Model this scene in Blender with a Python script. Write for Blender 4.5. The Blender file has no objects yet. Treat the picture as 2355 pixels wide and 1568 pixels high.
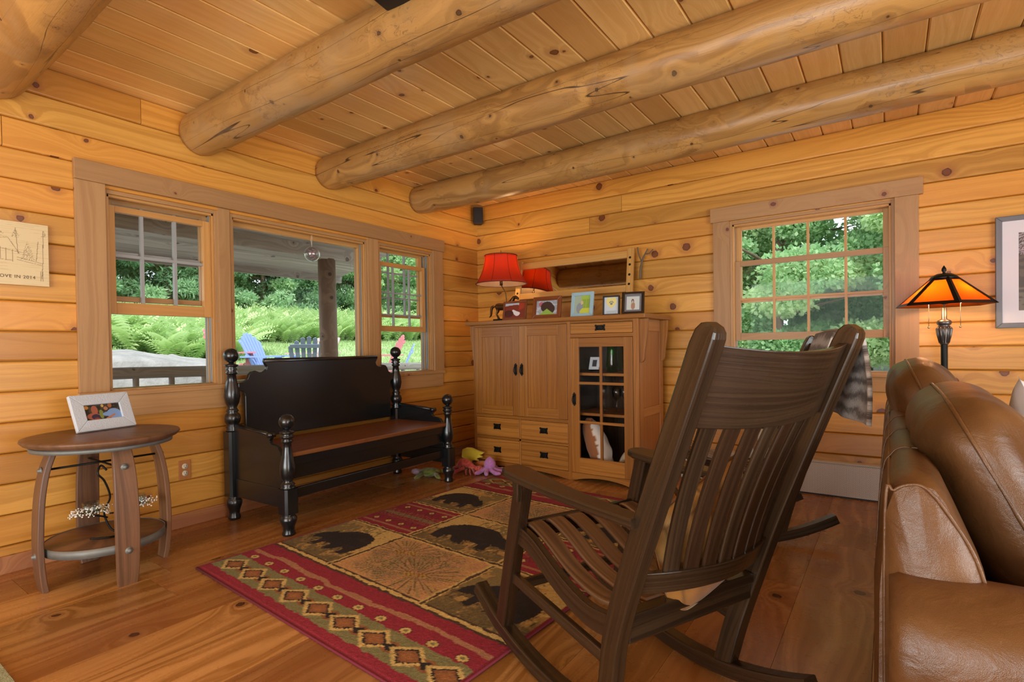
import bpy, math, random
import numpy as np
from math import pi, sin, cos, radians as rad, sqrt
from mathutils import Vector, Matrix, noise as mnoise

S = bpy.context.scene
COL = S.collection
rnd = random.Random(7)

# ---------------------------------------------------------------- camera
CAMP = Vector((3.4778, -4.3140, 1.05))
yaw, pit, rol, FPX = rad(125.3218), rad(-0.75742), rad(-0.84336), 1226.52
fwd = Vector((cos(pit) * cos(yaw), cos(pit) * sin(yaw), sin(pit)))
right = Vector((sin(yaw), -cos(yaw), 0))
down = fwd.cross(right)
cr, sr = cos(rol), sin(rol)
rx = right * cr - down * sr
dy = right * sr + down * cr
camd = bpy.data.cameras.new('camera')
camd.sensor_width = 36
camd.lens = 36 * FPX / 2355
camd.shift_y = 31.39 / 2355
camd.clip_start = 0.05
camd.clip_end = 300
cam = bpy.data.objects.new('camera', camd)
COL.objects.link(cam)
up = -dy
bk = -fwd
cam.matrix_world = Matrix(((rx.x, up.x, bk.x, CAMP.x), (rx.y, up.y, bk.y, CAMP.y), (rx.z, up.z, bk.z, CAMP.z), (0, 0, 0, 1)))
S.camera = cam

# ---------------------------------------------------------------- world, sun, fill lights, exposure
S.view_settings.view_transform = 'Standard'
S.view_settings.look = 'None'
S.view_settings.exposure = 0.10
S.view_settings.gamma = 1.0
w = bpy.data.worlds.new('world')
S.world = w
w.use_nodes = True
bgn = w.node_tree.nodes['Background']
bgn.inputs[0].default_value = (0.80, 0.90, 1.0, 1)
bgn.inputs[1].default_value = 2.2
sd = bpy.data.lights.new('sun', 'SUN')
sd.energy = 3.7
sd.angle = rad(1.5)
sd.color = (1.0, 0.95, 0.86)
sun = bpy.data.objects.new('sun', sd)
COL.objects.link(sun)
sun.rotation_euler = Vector((-0.46, 0.42, -0.78)).to_track_quat('-Z', 'Y').to_euler()   # high, from behind the house


def area(name, loc, aim, sx, sy, power, col=(1, 1, 1)):
    d = bpy.data.lights.new(name, 'AREA')
    d.shape = 'RECTANGLE'
    d.size, d.size_y, d.energy, d.color = sx, sy, power, col
    o = bpy.data.objects.new(name, d)
    COL.objects.link(o)
    o.location = loc
    o.rotation_euler = (Vector(aim) - Vector(loc)).to_track_quat('-Z', 'Y').to_euler()
    return o


ROOM_X, ROOM_Y, CEIL = 7.2, -7.6, 2.503
# fill lights added at the unseen wall openings behind the camera
area('added_fill_back', (2.9, ROOM_Y + 0.03, 1.35), (2.9, 0, 1.5), 3.6, 1.9, 68, (0.93, 0.97, 1))
area('added_fill_right', (ROOM_X - 0.03, -3.9, 1.35), (0, -3.9, 1.5), 3.4, 1.9, 60, (0.93, 0.97, 1))
# added upward fill lights that brighten the ceiling
area('ceiling_fill_back', (2.9, ROOM_Y + 0.10, 0.55), (2.9, -3.6, 2.8), 3.6, 1.1, 96, (0.97, 1, 0.95))
area('ceiling_fill_right', (ROOM_X - 0.10, -3.9, 0.55), (3.4, -3.9, 2.8), 3.4, 1.1, 88, (0.97, 1, 0.95))

# ---------------------------------------------------------------- materials


def srgb(h):
    h = h.lstrip('#')
    v = [int(h[i:i + 2], 16) / 255 for i in (0, 2, 4)]
    return tuple((x / 12.92 if x <= 0.04045 else ((x + 0.055) / 1.055) ** 2.4) for x in v) + (1,)


class NT:
    def __init__(s, name):
        s.m = bpy.data.materials.new(name)
        s.m.use_nodes = True
        s.t = s.m.node_tree
        s.b = s.t.nodes['Principled BSDF']

    def n(s, typ, ins=None, **kw):
        nd = s.t.nodes.new(typ)
        for k, v in kw.items():
            setattr(nd, k, v)
        for k, v in (ins or {}).items():
            s.set(nd.inputs[k], v)
        return nd

    def set(s, sock, v):
        if isinstance(v, bpy.types.NodeSocket):
            s.t.links.new(v, sock)
        elif isinstance(v, bpy.types.Node):
            s.t.links.new(v.outputs[0], sock)
        else:
            sock.default_value = v

    def math(s, op, a, b=0.0, clamp=False):
        return s.n('ShaderNodeMath', {0: a, 1: b}, operation=op, use_clamp=clamp).outputs[0]

    def mix(s, f, a, b, blend='MIX'):
        nd = s.n('ShaderNodeMix', data_type='RGBA', blend_type=blend)
        s.set(nd.inputs[0], f)
        s.set(nd.inputs[6], a)
        s.set(nd.inputs[7], b)
        return nd.outputs[2]

    def ramp(s, f, stops):
        nd = s.n('ShaderNodeValToRGB', {0: f})
        el = nd.color_ramp.elements
        while len(el) < len(stops):
            el.new(0.5)
        for e, (p, c) in zip(el, stops):
            e.position = p
            e.color = c if len(c) == 4 else tuple(c) + (1,)
        return nd.outputs[0]

    def step(s, f, a, b):
        nd = s.n('ShaderNodeMapRange', {0: f, 1: a, 2: b, 3: 0.0, 4: 1.0}, interpolation_type='SMOOTHSTEP')
        return nd.outputs[0]

    def noise(s, vec, scale, detail=2.0, rough=0.5, dist=0.0, dim='3D'):
        nd = s.n('ShaderNodeTexNoise', {'Scale': scale, 'Detail': detail, 'Roughness': rough, 'Distortion': dist}, noise_dimensions=dim)
        s.set(nd.inputs['Vector'], vec)
        return nd.outputs[0]

    def comb(s, x, y, z=0.0):
        return s.n('ShaderNodeCombineXYZ', {0: x, 1: y, 2: z}).outputs[0]

    def bump(s, h, strength=0.3, dist=0.002):
        nd = s.n('ShaderNodeBump', {'Strength': strength, 'Distance': dist, 'Height': h})
        s.set(s.b.inputs['Normal'], nd.outputs[0])

    def base(s, c, rough=0.5, metal=0.0, spec=None, coat=None):
        s.set(s.b.inputs['Base Color'], c)
        s.set(s.b.inputs['Roughness'], rough)
        s.set(s.b.inputs['Metallic'], metal)
        if spec is not None:
            s.set(s.b.inputs['Specular IOR Level'], spec)
        if coat is not None:
            s.set(s.b.inputs['Coat Weight'], coat)
            s.set(s.b.inputs['Coat Roughness'], 0.25)
        return s.m


def wood(name, A, B, knot='#5A2A18', rough=0.38, kden=0.5, kscale=2.6, freq=26.0, tint=0.30, hue='#C9722A', bump=0.25, fib=0.14, contrast=1.0, krad=(0.010, 0.016), scratches=0.0, patch=0.25, bend=7.0, log=False):
    N = NT(name)
    uv = N.n('ShaderNodeUVMap', uv_map='UVMap').outputs[0]
    sp = N.n('ShaderNodeSeparateXYZ', {0: uv})
    u, v = sp.outputs[0], sp.outputs[1]
    if kden > 0:
        vo = N.n('ShaderNodeTexVoronoi', {'Vector': uv, 'Scale': kscale}, voronoi_dimensions='2D')
        rc = N.n('ShaderNodeSeparateColor', {0: vo.outputs['Color']})
        dm = N.math('DIVIDE', vo.outputs['Distance'], kscale)
        rej = N.math('GREATER_THAN', rc.outputs[0], kden)
        dm = N.math('ADD', dm, N.math('MULTIPLY', rej, 5.0))
        wob = N.noise(uv, 45.0, 2.0, dim='2D')
        dm = N.math('ADD', dm, N.math('MULTIPLY', N.math('SUBTRACT', wob, 0.5), 0.012))
        r0 = N.math('ADD', N.math('MULTIPLY', N.math('POWER', rc.outputs[1], 1.5), krad[1]), krad[0])
        q = N.math('DIVIDE', dm, r0)
        kin = N.math('SUBTRACT', 1.0, N.step(q, 0.85, 1.05))
        kring = N.math('SUBTRACT', 1.0, N.step(N.math('ABSOLUTE', N.math('SUBTRACT', q, 0.95)), 0.02, 0.24))
        halo = N.math('SUBTRACT', 1.0, N.step(q, 1.0, 3.2))
        sw = N.math('EXPONENT', N.math('MULTIPLY', dm, -22.0))
    else:
        sw = 0.0
    low = N.noise(N.comb(N.math('MULTIPLY', u, 0.9), N.math('MULTIPLY', v, 5.0)), 1.0, 2.0, dim='2D')
    g = N.math('ADD', N.math('MULTIPLY', v, freq), N.math('MULTIPLY', low, 5.0))
    if kden > 0:
        g = N.math('ADD', g, N.math('MULTIPLY', sw, bend))
    lines = N.noise(N.comb(g, N.math('MULTIPLY', u, 0.35)), 1.0, 3.0, 0.6, dim='2D')
    fl = N.step(lines, 0.34, 0.66)
    fiber = N.noise(N.comb(N.math('MULTIPLY', u, 9.0), N.math('MULTIPLY', v, 330.0)), 1.0, 2.0, 0.6, dim='2D')
    big = N.noise(N.comb(N.math('MULTIPLY', u, 0.8), N.math('MULTIPLY', v, 2.5)), 1.3, 2.0, dim='2D')
    fac = N.math('MULTIPLY', fl, contrast, True)
    c = N.mix(fac, srgb(A), srgb(B))
    ti = N.n('ShaderNodeAttribute', attribute_name='tint')
    ts = N.n('ShaderNodeSeparateColor', {0: ti.outputs['Color']})
    c = N.mix(N.math('MULTIPLY', N.step(N.math('ADD', N.math('MULTIPLY', ts.outputs[1], 0.7), N.math('MULTIPLY', big, 0.5)), 0.35, 0.95), patch * 2), c, srgb(hue))
    br = N.math('ADD', 1.0 - tint * 0.5 - fib * 0.5, N.math('ADD', N.math('MULTIPLY', ts.outputs[0], tint), N.math('MULTIPLY', fiber, fib)))
    c = N.mix(1.0, c, N.comb(br, br, br), 'MULTIPLY')
    if kden > 0:
        kc = srgb(knot)
        kl = tuple(min(1, x * 2.6) for x in kc[:3]) + (1,)
        c = N.mix(N.math('MULTIPLY', halo, 0.35), c, kl)
        c = N.mix(N.math('MULTIPLY', kin, 0.85), c, tuple(x * 1.35 for x in kc[:3]) + (1,))
        c = N.mix(N.math('MULTIPLY', kring, 0.8), c, tuple(x * 0.6 for x in kc[:3]) + (1,))
    rg = rough
    if log:
        w1 = N.noise(N.comb(N.math('MULTIPLY', u, 14.0), N.math('MULTIPLY', v, 26.0)), 1.0, 4.0, 0.65, 2.2, dim='2D')
        sq = N.math('MULTIPLY', N.step(w1, 0.56, 0.60), N.math('SUBTRACT', 1.0, N.step(w1, 0.62, 0.66)))
        c = N.mix(N.math('MULTIPLY', sq, N.math('MULTIPLY', N.step(N.noise(uv, 3.0, 2.0, dim='2D'), 0.48, 0.62), 0.55)), c, srgb('#6E5136'))
        w2 = N.noise(N.comb(N.math('MULTIPLY', u, 0.40), N.math('MULTIPLY', v, 8.0)), 1.0, 1.6, 0.45, 0.0, dim='2D')
        ck = N.math('SUBTRACT', 1.0, N.step(N.math('ABSOLUTE', N.math('SUBTRACT', w2, 0.5)), 0.001, 0.0042))
        c = N.mix(N.math('MULTIPLY', ck, 0.9), c, srgb('#33231A'))
        w3 = N.noise(uv, 2.2, 3.0, 0.6, 0.6, dim='2D')
        c = N.mix(N.math('MULTIPLY', N.step(w3, 0.48, 0.70), 0.22), c, srgb('#B09A78'))
    if scratches > 0:
        s1 = N.noise(N.comb(N.math('MULTIPLY', u, 9.0), N.math('MULTIPLY', v, 160.0)), 1.0, 3.0, 0.7, 0.6, dim='2D')
        pm = N.step(N.noise(uv, 1.6, 2.0, dim='2D'), 0.56, 0.70)
        sc = N.math('MULTIPLY', N.step(s1, 0.66, 0.70), pm)
        c = N.mix(N.math('MULTIPLY', sc, scratches), c, srgb('#E3C28C'))
        rg = N.math('ADD', rough, N.math('MULTIPLY', N.noise(uv, 6.0, 4.0, 0.7, dim='2D'), 0.16))
    N.base(c, rg)
    if bump:
        N.bump(N.math('ADD', N.math('MULTIPLY', fl, 0.6), fiber), bump, 0.0007)
    return N.m


def plain(name, col, rough=0.5, metal=0.0, var=0.0, scale=30.0, bump=0.0, bscale=120.0, bdist=0.001, coat=None, sheen=0.0):
    N = NT(name)
    c = srgb(col) if isinstance(col, str) else col
    tc = N.n('ShaderNodeTexCoord').outputs['Object']
    if var:
        nz = N.noise(tc, scale, 3.0)
        c2 = N.mix(nz, tuple(x * (1 - var) for x in c[:3]) + (1,), tuple(min(1, x * (1 + var)) for x in c[:3]) + (1,))
    else:
        c2 = c
    N.base(c2, rough, metal, coat=coat)
    if sheen:
        N.b.inputs['Sheen Weight'].default_value = sheen
    if bump:
        N.bump(N.noise(tc, bscale, 3.0), bump, bdist)
    return N.m


def vcol(name, rough=0.6, bump=0.0, bscale=400.0, bdist=0.002, sheen=0.0, jit=0.0):
    N = NT(name)
    a = N.n('ShaderNodeAttribute', attribute_name='Col').outputs['Color']
    tc = N.n('ShaderNodeTexCoord').outputs['Object']
    if jit:
        nz = N.noise(tc, 260.0, 2.0)
        f = N.math('ADD', 1 - jit, N.math('MULTIPLY', nz, 2 * jit))
        a = N.mix(1.0, a, N.comb(f, f, f), 'MULTIPLY')
    N.base(a, rough)
    if sheen:
        N.b.inputs['Sheen Weight'].default_value = sheen
    if bump:
        N.bump(N.noise(tc, bscale, 2.0), bump, bdist)
    return N.m


def thin_glass(name, tintc=(1, 1, 1, 1), gloss=0.10):
    N = NT(name)
    N.t.nodes.remove(N.b)
    out = N.t.nodes['Material Output']
    lw = N.n('ShaderNodeLayerWeight', {'Blend': 0.5})
    fr = N.n('ShaderNodeMath', {0: N.math('MULTIPLY', N.math('POWER', lw.outputs['Facing'], 4.0), 0.9), 1: 0.045}, operation='ADD')
    tr = N.n('ShaderNodeBsdfTransparent', {'Color': tintc})
    gl = N.n('ShaderNodeBsdfGlossy', {'Color': (1, 1, 1, 1), 'Roughness': 0.02})
    mx = N.n('ShaderNodeMixShader', {0: N.math('MULTIPLY', fr.outputs[0], gloss), 1: tr.outputs[0], 2: gl.outputs[0]})
    N.t.links.new(mx.outputs[0], out.inputs[0])
    return N.m


M = {}
M['pine'] = wood('pine_wall_boards', '#DAA049', '#BE8434', knot='#5A2A1A', rough=0.33, kden=0.60, kscale=2.5, freq=30, tint=0.40, hue='#C67E30', contrast=0.75, fib=0.22, krad=(0.009, 0.020), bend=4.0)
M['pine_ceiling'] = wood('pine_ceiling_boards', '#F2CC86', '#E0B268', knot='#5E2C1A', rough=0.28, kden=0.58, kscale=3.0, freq=32, tint=0.30, hue='#DFA557', contrast=0.6, fib=0.2, krad=(0.008, 0.014), bend=4.0)
M['pine_floor'] = wood('pine_floor_boards', '#BC8C54', '#986832', knot='#381A10', rough=0.20, kden=0.45, kscale=1.8, freq=24, tint=0.42, hue='#94552A', contrast=1.0, fib=0.25, krad=(0.010, 0.02), scratches=0.35)
M['trim'] = wood('window_trim_wood', '#B98E5C', '#A27648', knot='#5A2A1C', rough=0.42, kden=0.35, kscale=3.2, freq=34, tint=0.14, hue='#A0764A', contrast=0.6, krad=(0.006, 0.009))
M['sash'] = wood('window_sash_wood', '#CE9A58', '#B47E42', rough=0.4, kden=0, freq=40, tint=0.10, hue='#B8813F', contrast=0.5)
M['baseboard'] = wood('baseboard_wood', '#B27A4E', '#8C5632', knot='#3E2014', rough=0.5, kden=0.4, kscale=3, freq=30, tint=0.2, hue='#8F5A38', contrast=0.9)
M['log'] = wood('peeled_log_wood', '#C09252', '#966C3A', knot='#3E2A1C', rough=0.32, kden=0.55, kscale=5.0, freq=9, tint=0.10, hue='#A88350', contrast=0.85, krad=(0.003, 0.009), bump=0.5, fib=0.2, bend=1.2, log=True)
M['oak'] = wood('oak_furniture', '#AE7634', '#875520', rough=0.30, kden=0, freq=60, tint=0.24, hue='#804A1A', contrast=0.7, fib=0.35)
M['oak_side'] = wood('oak_end_panel', '#C08A50', '#A87040', rough=0.36, kden=0, freq=50, tint=0.1, hue='#A66C38', contrast=0.6, fib=0.3)
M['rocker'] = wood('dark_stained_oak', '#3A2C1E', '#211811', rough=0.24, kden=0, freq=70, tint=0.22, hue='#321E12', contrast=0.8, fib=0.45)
M['seat_slat'] = wood('worn_brown_slats', '#6E5038', '#46301F', rough=0.30, kden=0, freq=60, tint=0.2, hue='#5C3E28', contrast=0.8, fib=0.4)
M['stave'] = wood('barrel_stave_oak', '#7E583C', '#5A3E2A', rough=0.42, kden=0, freq=60, tint=0.16, hue='#5E463A', contrast=0.8, fib=0.4)
M['bench_seat'] = wood('bench_seat_plank', '#86552E', '#5E3619', rough=0.32, kden=0.3, kscale=3, freq=40, tint=0.15, hue='#6E4322', contrast=0.8)
M['light_wood'] = wood('light_frame_wood', '#D3A35A', '#B98542', rough=0.42, kden=0, freq=50, tint=0.1, hue='#BE8B46', contrast=0.5)
M['brown_frame'] = wood('red_brown_frame_wood', '#8A4A24', '#5F2E14', rough=0.32, kden=0, freq=90, tint=0.1, hue='#6E3818', contrast=0.8)
M['grey_wood'] = wood('weathered_porch_wood', '#B4ADA2', '#938A80', knot='#5A5048', rough=0.8, kden=0.3, kscale=3, freq=30, tint=0.2, hue='#857B70', contrast=0.8)
M['post_wood'] = wood('porch_post_wood', '#8F7660', '#6B5442', knot='#3A2A20', rough=0.75, kden=0.4, kscale=4, freq=16, tint=0.1, hue='#7C6450', contrast=0.8)
M['black'] = plain('black_painted_wood', '#0E1417', 0.25, var=0.25, scale=8, bump=0.1, bscale=60, coat=0.5)
M['iron'] = plain('dark_iron', '#1B1D1C', 0.42, 0.6, var=0.3, scale=90)
M['steel'] = plain('galvanised_steel', '#7E807C', 0.6, 0.55, var=0.3, scale=18, bump=0.15)
M['pewter'] = plain('pewter_metal', '#6E6B68', 0.34, 0.8, var=0.2, scale=30)
M['chain'] = plain('brass_chain', '#B9B29A', 0.3, 0.9)
M['white_metal'] = plain('white_painted_metal', '#C9C5BC', 0.5)
M['plate'] = plain('tan_cover_plate', '#B0703A', 0.45)
M['ivory'] = plain('ivory_plastic', '#D8CDB4', 0.4)
M['blackplastic'] = plain('black_plastic', '#1A1A1C', 0.5, var=0.1)
M['speaker'] = plain('speaker_cloth', '#202024', 0.75, bump=0.4, bscale=500)
M['blind'] = plain('window_track', '#9A9C9A', 0.45)
M['dark_in'] = plain('dark_recess', '#241309', 0.7)
M['pane'] = thin_glass('window_pane')
M['cabinet_glass'] = thin_glass('cabinet_glass')
M['green_glass'] = thin_glass('green_glass', (0.25, 0.9, 0.35, 1), 0.8)
M['clear_glass'] = thin_glass('clear_glass', (0.85, 0.9, 0.9, 1), 1.0)
M['paint'] = vcol('printed_picture', 0.4)
M['rug'] = vcol('rug_pile', 0.95, 0.8, 420.0, 0.003, jit=0.22)
M['plush'] = vcol('plush_fabric', 0.9, 0.6, 300.0, 0.003, sheen=0.3)
M['white_frame'] = plain('white_textured_frame', '#C8D2DC', 0.5, bump=0.9, bscale=160, bdist=0.002)
M['blue_frame'] = plain('pale_blue_frame', '#9DC0CE', 0.45)
M['grey_frame'] = wood('grey_frame_wood', '#77787C', '#5C5D62', rough=0.4, kden=0, freq=60, tint=0.1, hue='#68696D', contrast=0.6)
M['mat_board'] = plain('white_mat_board', '#D9D5DA', 0.7)
M['bark'] = plain('tree_bark', '#6B5D4C', 0.9, var=0.4, scale=12, bump=0.8, bscale=20, bdist=0.02)


def mirror_mat():
    N = NT('mirror_glass')
    return N.base((0.62, 0.64, 0.62, 1), 0.02, 1.0)


M['mirror'] = mirror_mat()


def leather():
    N = NT('brown_leather')
    tc = N.n('ShaderNodeTexCoord').outputs['Object']
    big = N.noise(tc, 4.0, 3.0)
    c = N.ramp(big, [(0.3, srgb('#4A2F18')), (0.55, srgb('#634224')), (0.75, srgb('#765230'))])
    sc = N.step(N.noise(tc, 22.0, 5.0, 0.75, 1.5), 0.63, 0.70)
    c = N.mix(N.math('MULTIPLY', sc, 0.12), c, srgb('#A98458'))
    cr_ = N.n('ShaderNodeTexVoronoi', {'Vector': tc, 'Scale': 420.0}, feature='DISTANCE_TO_EDGE')
    N.base(c, N.math('ADD', 0.26, N.math('MULTIPLY', big, 0.15)))
    h = N.math('ADD', N.math('MULTIPLY', cr_.outputs[0], 0.10), N.math('ADD', N.noise(tc, 13.0, 4.0, 0.55, 0.8), N.math('MULTIPLY', N.noise(tc, 60.0, 3.0, 0.6), 0.12)))
    N.bump(h, 0.55, 0.008)
    return N.m


M['leather'] = leather()
M['seam'] = plain('leather_seam', '#6A4320', 0.5)


def shade_mat(name, colr, emis, strength):
    N = NT(name)
    tc = N.n('ShaderNodeTexCoord').outputs['Object']
    nz = N.noise(tc, 26.0, 4.0, 0.6)
    c = N.mix(nz, tuple(x * 0.6 for x in colr[:3]) + (1,), colr)
    N.base(c, 0.55)
    N.b.inputs['Transmission Weight'].default_value = 0.0
    tl = N.n('ShaderNodeBsdfTranslucent', {'Color': emis})
    mx = N.n('ShaderNodeMixShader', {0: strength, 1: N.b.outputs[0], 2: tl.outputs[0]})
    N.t.links.new(mx.outputs[0], N.t.nodes['Material Output'].inputs[0])
    return N.m


M['red_shade'] = shade_mat('red_lamp_shade', srgb('#9A3A22'), (0.95, 0.23, 0.06, 1), 0.55)
M['lining'] = shade_mat('cream_shade_lining', srgb('#EADBB8'), (1.0, 0.86, 0.60, 1), 0.6)
M['mica'] = shade_mat('amber_mica', srgb('#C9641A'), (1.0, 0.36, 0.06, 1), 0.72)
M['shade_in'] = plain('shade_lining', '#E9DCC0', 0.7)


def bulb_mat():
    N = NT('lamp_bulb')
    N.base((1, 0.9, 0.7, 1), 0.5)
    N.b.inputs['Emission Color'].default_value = (1, 0.72, 0.38, 1)
    N.b.inputs['Emission Strength'].default_value = 14
    return N.m


M['bulb'] = bulb_mat()


def leafmat(name, a, b, trans=0.35):
    N = NT(name)
    at = N.n('ShaderNodeAttribute', attribute_name='tint').outputs['Color']
    sp = N.n('ShaderNodeSeparateColor', {0: at})
    c = N.mix(sp.outputs[0], srgb(a), srgb(b))
    N.base(c, 0.55)
    tl = N.n('ShaderNodeBsdfTranslucent', {'Color': c})
    mx = N.n('ShaderNodeMixShader', {0: trans, 1: N.b.outputs[0], 2: tl.outputs[0]})
    N.t.links.new(mx.outputs[0], N.t.nodes['Material Output'].inputs[0])
    return N.m


M['needle'] = leafmat('conifer_needles', '#7CAA80', '#B8D8A6', 0.5)
M['leaf'] = leafmat('maple_leaves', '#82B67C', '#DCEFBC', 0.55)
M['fern'] = leafmat('fern_fronds', '#98C076', '#DEECB2', 0.4)
M['grass'] = leafmat('grass_blades', '#84A264', '#AEC48A', 0.3)


def ground_mat():
    N = NT('grassy_ground')
    tc = N.n('ShaderNodeTexCoord').outputs['Object']
    c = N.mix(N.step(N.noise(tc, 1.2, 4.0), 0.40, 0.62), srgb('#8EAA6C'), srgb('#A3B884'))
    c = N.mix(N.step(N.noise(tc, 60.0, 2.0), 0.5, 0.75), c, srgb('#76945A'))
    sp = N.n('ShaderNodeSeparateXYZ', {0: tc})
    m = N.math('MULTIPLY', N.step(N.math('ADD', sp.outputs[1], N.math('MULTIPLY', N.noise(tc, 0.8, 3.0), 1.6)), 1.5, 0.3), N.step(N.math('ADD', sp.outputs[0], N.math('MULTIPLY', N.noise(tc, 1.7, 2.0), 1.0)), -8.0, -7.0))
    c = N.mix(m, c, N.mix(N.noise(tc, 20.0, 4.0), srgb('#9C978E'), srgb('#7C7870')))
    pv = N.step(N.math('ADD', sp.outputs[0], N.math('MULTIPLY', N.noise(tc, 1.1, 3.0), 1.0)), -3.3, -2.8)
    c = N.mix(pv, c, N.mix(N.noise(tc, 9.0, 4.0), srgb('#C4C0BC'), srgb('#A4A09A')))
    N.base(c, 0.95)
    N.bump(N.noise(tc, 25.0, 4.0), 0.6, 0.03)
    return N.m


M['ground'] = ground_mat()
M['rock'] = plain('grey_granite', '#8A8884', 0.85, var=0.55, scale=3.5, bump=0.8, bscale=14, bdist=0.03)

# ---------------------------------------------------------------- mesh builder


class MB:
    def __init__(s, grain=0):
        s.v, s.f, s.uv, s.t, s.sm, s.g = [], [], [], [], [], grain

    def add(s, vs, fs, uvs, tint=None, smooth=False, Mx=None):
        o = len(s.v)
        if Mx is not None:
            vs = [Mx @ Vector(p) for p in vs]
        s.v += [tuple(p) for p in vs]
        if tint is None:
            tint = (rnd.random(), rnd.random(), rnd.random(), 1)
        for f, u in zip(fs, uvs):
            s.f.append([i + o for i in f])
            s.uv.append(u)
            s.t.append(tint)
            s.sm.append(smooth)
        return s

    def planar(s, vs, fs, g, ou, ov):
        """uv per face: u along grain axis g, v the other in-plane axis"""
        out = []
        for f in fs:
            P = [Vector(vs[i]) for i in f]
            n = Vector((0, 0, 0))
            for i in range(len(P)):
                a, b = P[i], P[(i + 1) % len(P)]
                n += Vector(((a.y - b.y) * (a.z + b.z), (a.z - b.z) * (a.x + b.x), (a.x - b.x) * (a.y + b.y)))
            an = [abs(n[0]), abs(n[1]), abs(n[2])]
            k = an.index(max(an))
            if k == g:
                a1, a2 = [i for i in range(3) if i != g]
                out.append([(p[a1] * 0.3 + ou, p[a2] + ov) for p in P])
            else:
                a2 = [i for i in range(3) if i != g and i != k][0]
                out.append([(p[g] + ou, p[a2] + ov + k * 0.37) for p in P])
        return out

    def box(s, x0, x1, y0, y1, z0, z1, g=None, Mx=None, tint=None):
        if g is None:
            d = (abs(x1 - x0), abs(y1 - y0), abs(z1 - z0))
            g = d.index(max(d))
        x0, x1 = min(x0, x1), max(x0, x1)
        y0, y1 = min(y0, y1), max(y0, y1)
        z0, z1 = min(z0, z1), max(z0, z1)
        v = [(x, y, z) for x in (x0, x1) for y in (y0, y1) for z in (z0, z1)]
        f = [(0, 1, 3, 2), (4, 6, 7, 5), (0, 4, 5, 1), (2, 3, 7, 6), (0, 2, 6, 4), (1, 5, 7, 3)]
        return s.add(v, f, s.planar(v, f, g, rnd.random() * 50, rnd.random() * 50), tint, False, Mx)

    def cbox(s, c, d, g=None, Mx=None):
        return s.box(c[0] - d[0] / 2, c[0] + d[0] / 2, c[1] - d[1] / 2, c[1] + d[1] / 2, c[2] - d[2] / 2, c[2] + d[2] / 2, g, Mx)

    def prism(s, poly, t0, t1, plane='xz', g=0, Mx=None, smooth=False):
        """extrude a 2d polygon; plane gives the two axes it lies in, extruded along the third"""
        ax = {'x': 0, 'y': 1, 'z': 2}
        a, b = ax[plane[0]], ax[plane[1]]
        c = 3 - a - b
        v = []
        for t in (t0, t1):
            for p in poly:
                q = [0, 0, 0]
                q[a], q[b], q[c] = p[0], p[1], t
                v.append(tuple(q))
        n = len(poly)
        area_ = sum(poly[i][0] * poly[(i + 1) % n][1] - poly[(i + 1) % n][0] * poly[i][1] for i in range(n))
        e = Vector([1 if i == a else 0 for i in range(3)]).cross(Vector([1 if i == b else 0 for i in range(3)]))[c]
        flip = (area_ * e * (1 if t1 > t0 else -1)) < 0
        f = [list(range(n))[::-1], list(range(n, 2 * n))] + [[i, (i + 1) % n, n + (i + 1) % n, n + i] for i in range(n)]
        if flip:
            f = [x[::-1] for x in f]
        return s.add(v, f, s.planar(v, f, g, rnd.random() * 50, rnd.random() * 50), None, smooth, Mx)

    def ring(s, prof, c=(0, 0, 0), seg=24):
        """closed ring: the profile is a loop"""
        return s.lathe(list(prof) + [prof[0]], c, seg, cap=False)

    def lathe(s, prof, c=(0, 0, 0), seg=24, Mx=None, smooth=True, ph=0.0, sx=1.0, sy=1.0, cap=True):
        """prof = [(radius, z)] bottom to top"""
        v, f, uv = [], [], []
        ou, ov = rnd.random() * 50, rnd.random() * 50
        for r, z in prof:
            for k in range(seg):
                a = 2 * pi * k / seg + ph
                v.append((c[0] + r * cos(a) * sx, c[1] + r * sin(a) * sy, c[2] + z))
        for i in range(len(prof) - 1):
            for k in range(seg):
                k2 = (k + 1) % seg
                f.append([i * seg + k, i * seg + k2, (i + 1) * seg + k2, (i + 1) * seg + k])
                R = 0.05
                uv.append([(prof[i][1] + ou, k / seg * 2 * pi * R + ov), (prof[i][1] + ou, (k + 1) / seg * 2 * pi * R + ov), (prof[i + 1][1] + ou, (k + 1) / seg * 2 * pi * R + ov), (prof[i + 1][1] + ou, k / seg * 2 * pi * R + ov)])
        for i, fl in ((0, True), (len(prof) - 1, False)):
            if cap and prof[i][0] > 0.0002:
                fc = [i * seg + k for k in range(seg)]
                fc = fc[::-1] if fl else fc
                f.append(fc)
                uv.append([(v[j][0] + ou, v[j][1] + ov) for j in fc])
        return s.add(v, f, uv, None, smooth, Mx)

    def ball(s, c, r, seg=20, rings=12, sc=(1, 1, 1), Mx=None):
        pr = [(r * sin(pi * i / rings), -r * cos(pi * i / rings)) for i in range(rings + 1)]
        pr[0] = (0.00001, pr[0][1])
        pr[-1] = (0.00001, pr[-1][1])
        T = Matrix.Translation(c) @ Matrix.Diagonal((sc[0], sc[1], sc[2], 1))
        if Mx is not None:
            T = Mx @ T
        return s.lathe(pr, (0, 0, 0), seg, T)

    def sweep(s, pts, sec, up=(0, 0, 1), scale=None, smooth=False, cap=True, Mx=None, vw=1.0):
        """sweep a 2d section (list of (a,b)) along pts; a is sideways, b is up-ish"""
        v, f, uv = [], [], []
        n, m = len(pts), len(sec)
        P = [Vector(p) for p in pts]
        ou, ov = rnd.random() * 50, rnd.random() * 50
        L = 0
        Ls = [0]
        for i in range(1, n):
            L += (P[i] - P[i - 1]).length
            Ls.append(L)
        per = [0]
        for j in range(m):
            a, b = sec[j], sec[(j + 1) % m]
            per.append(per[-1] + sqrt((a[0] - b[0]) ** 2 + (a[1] - b[1]) ** 2))
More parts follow.
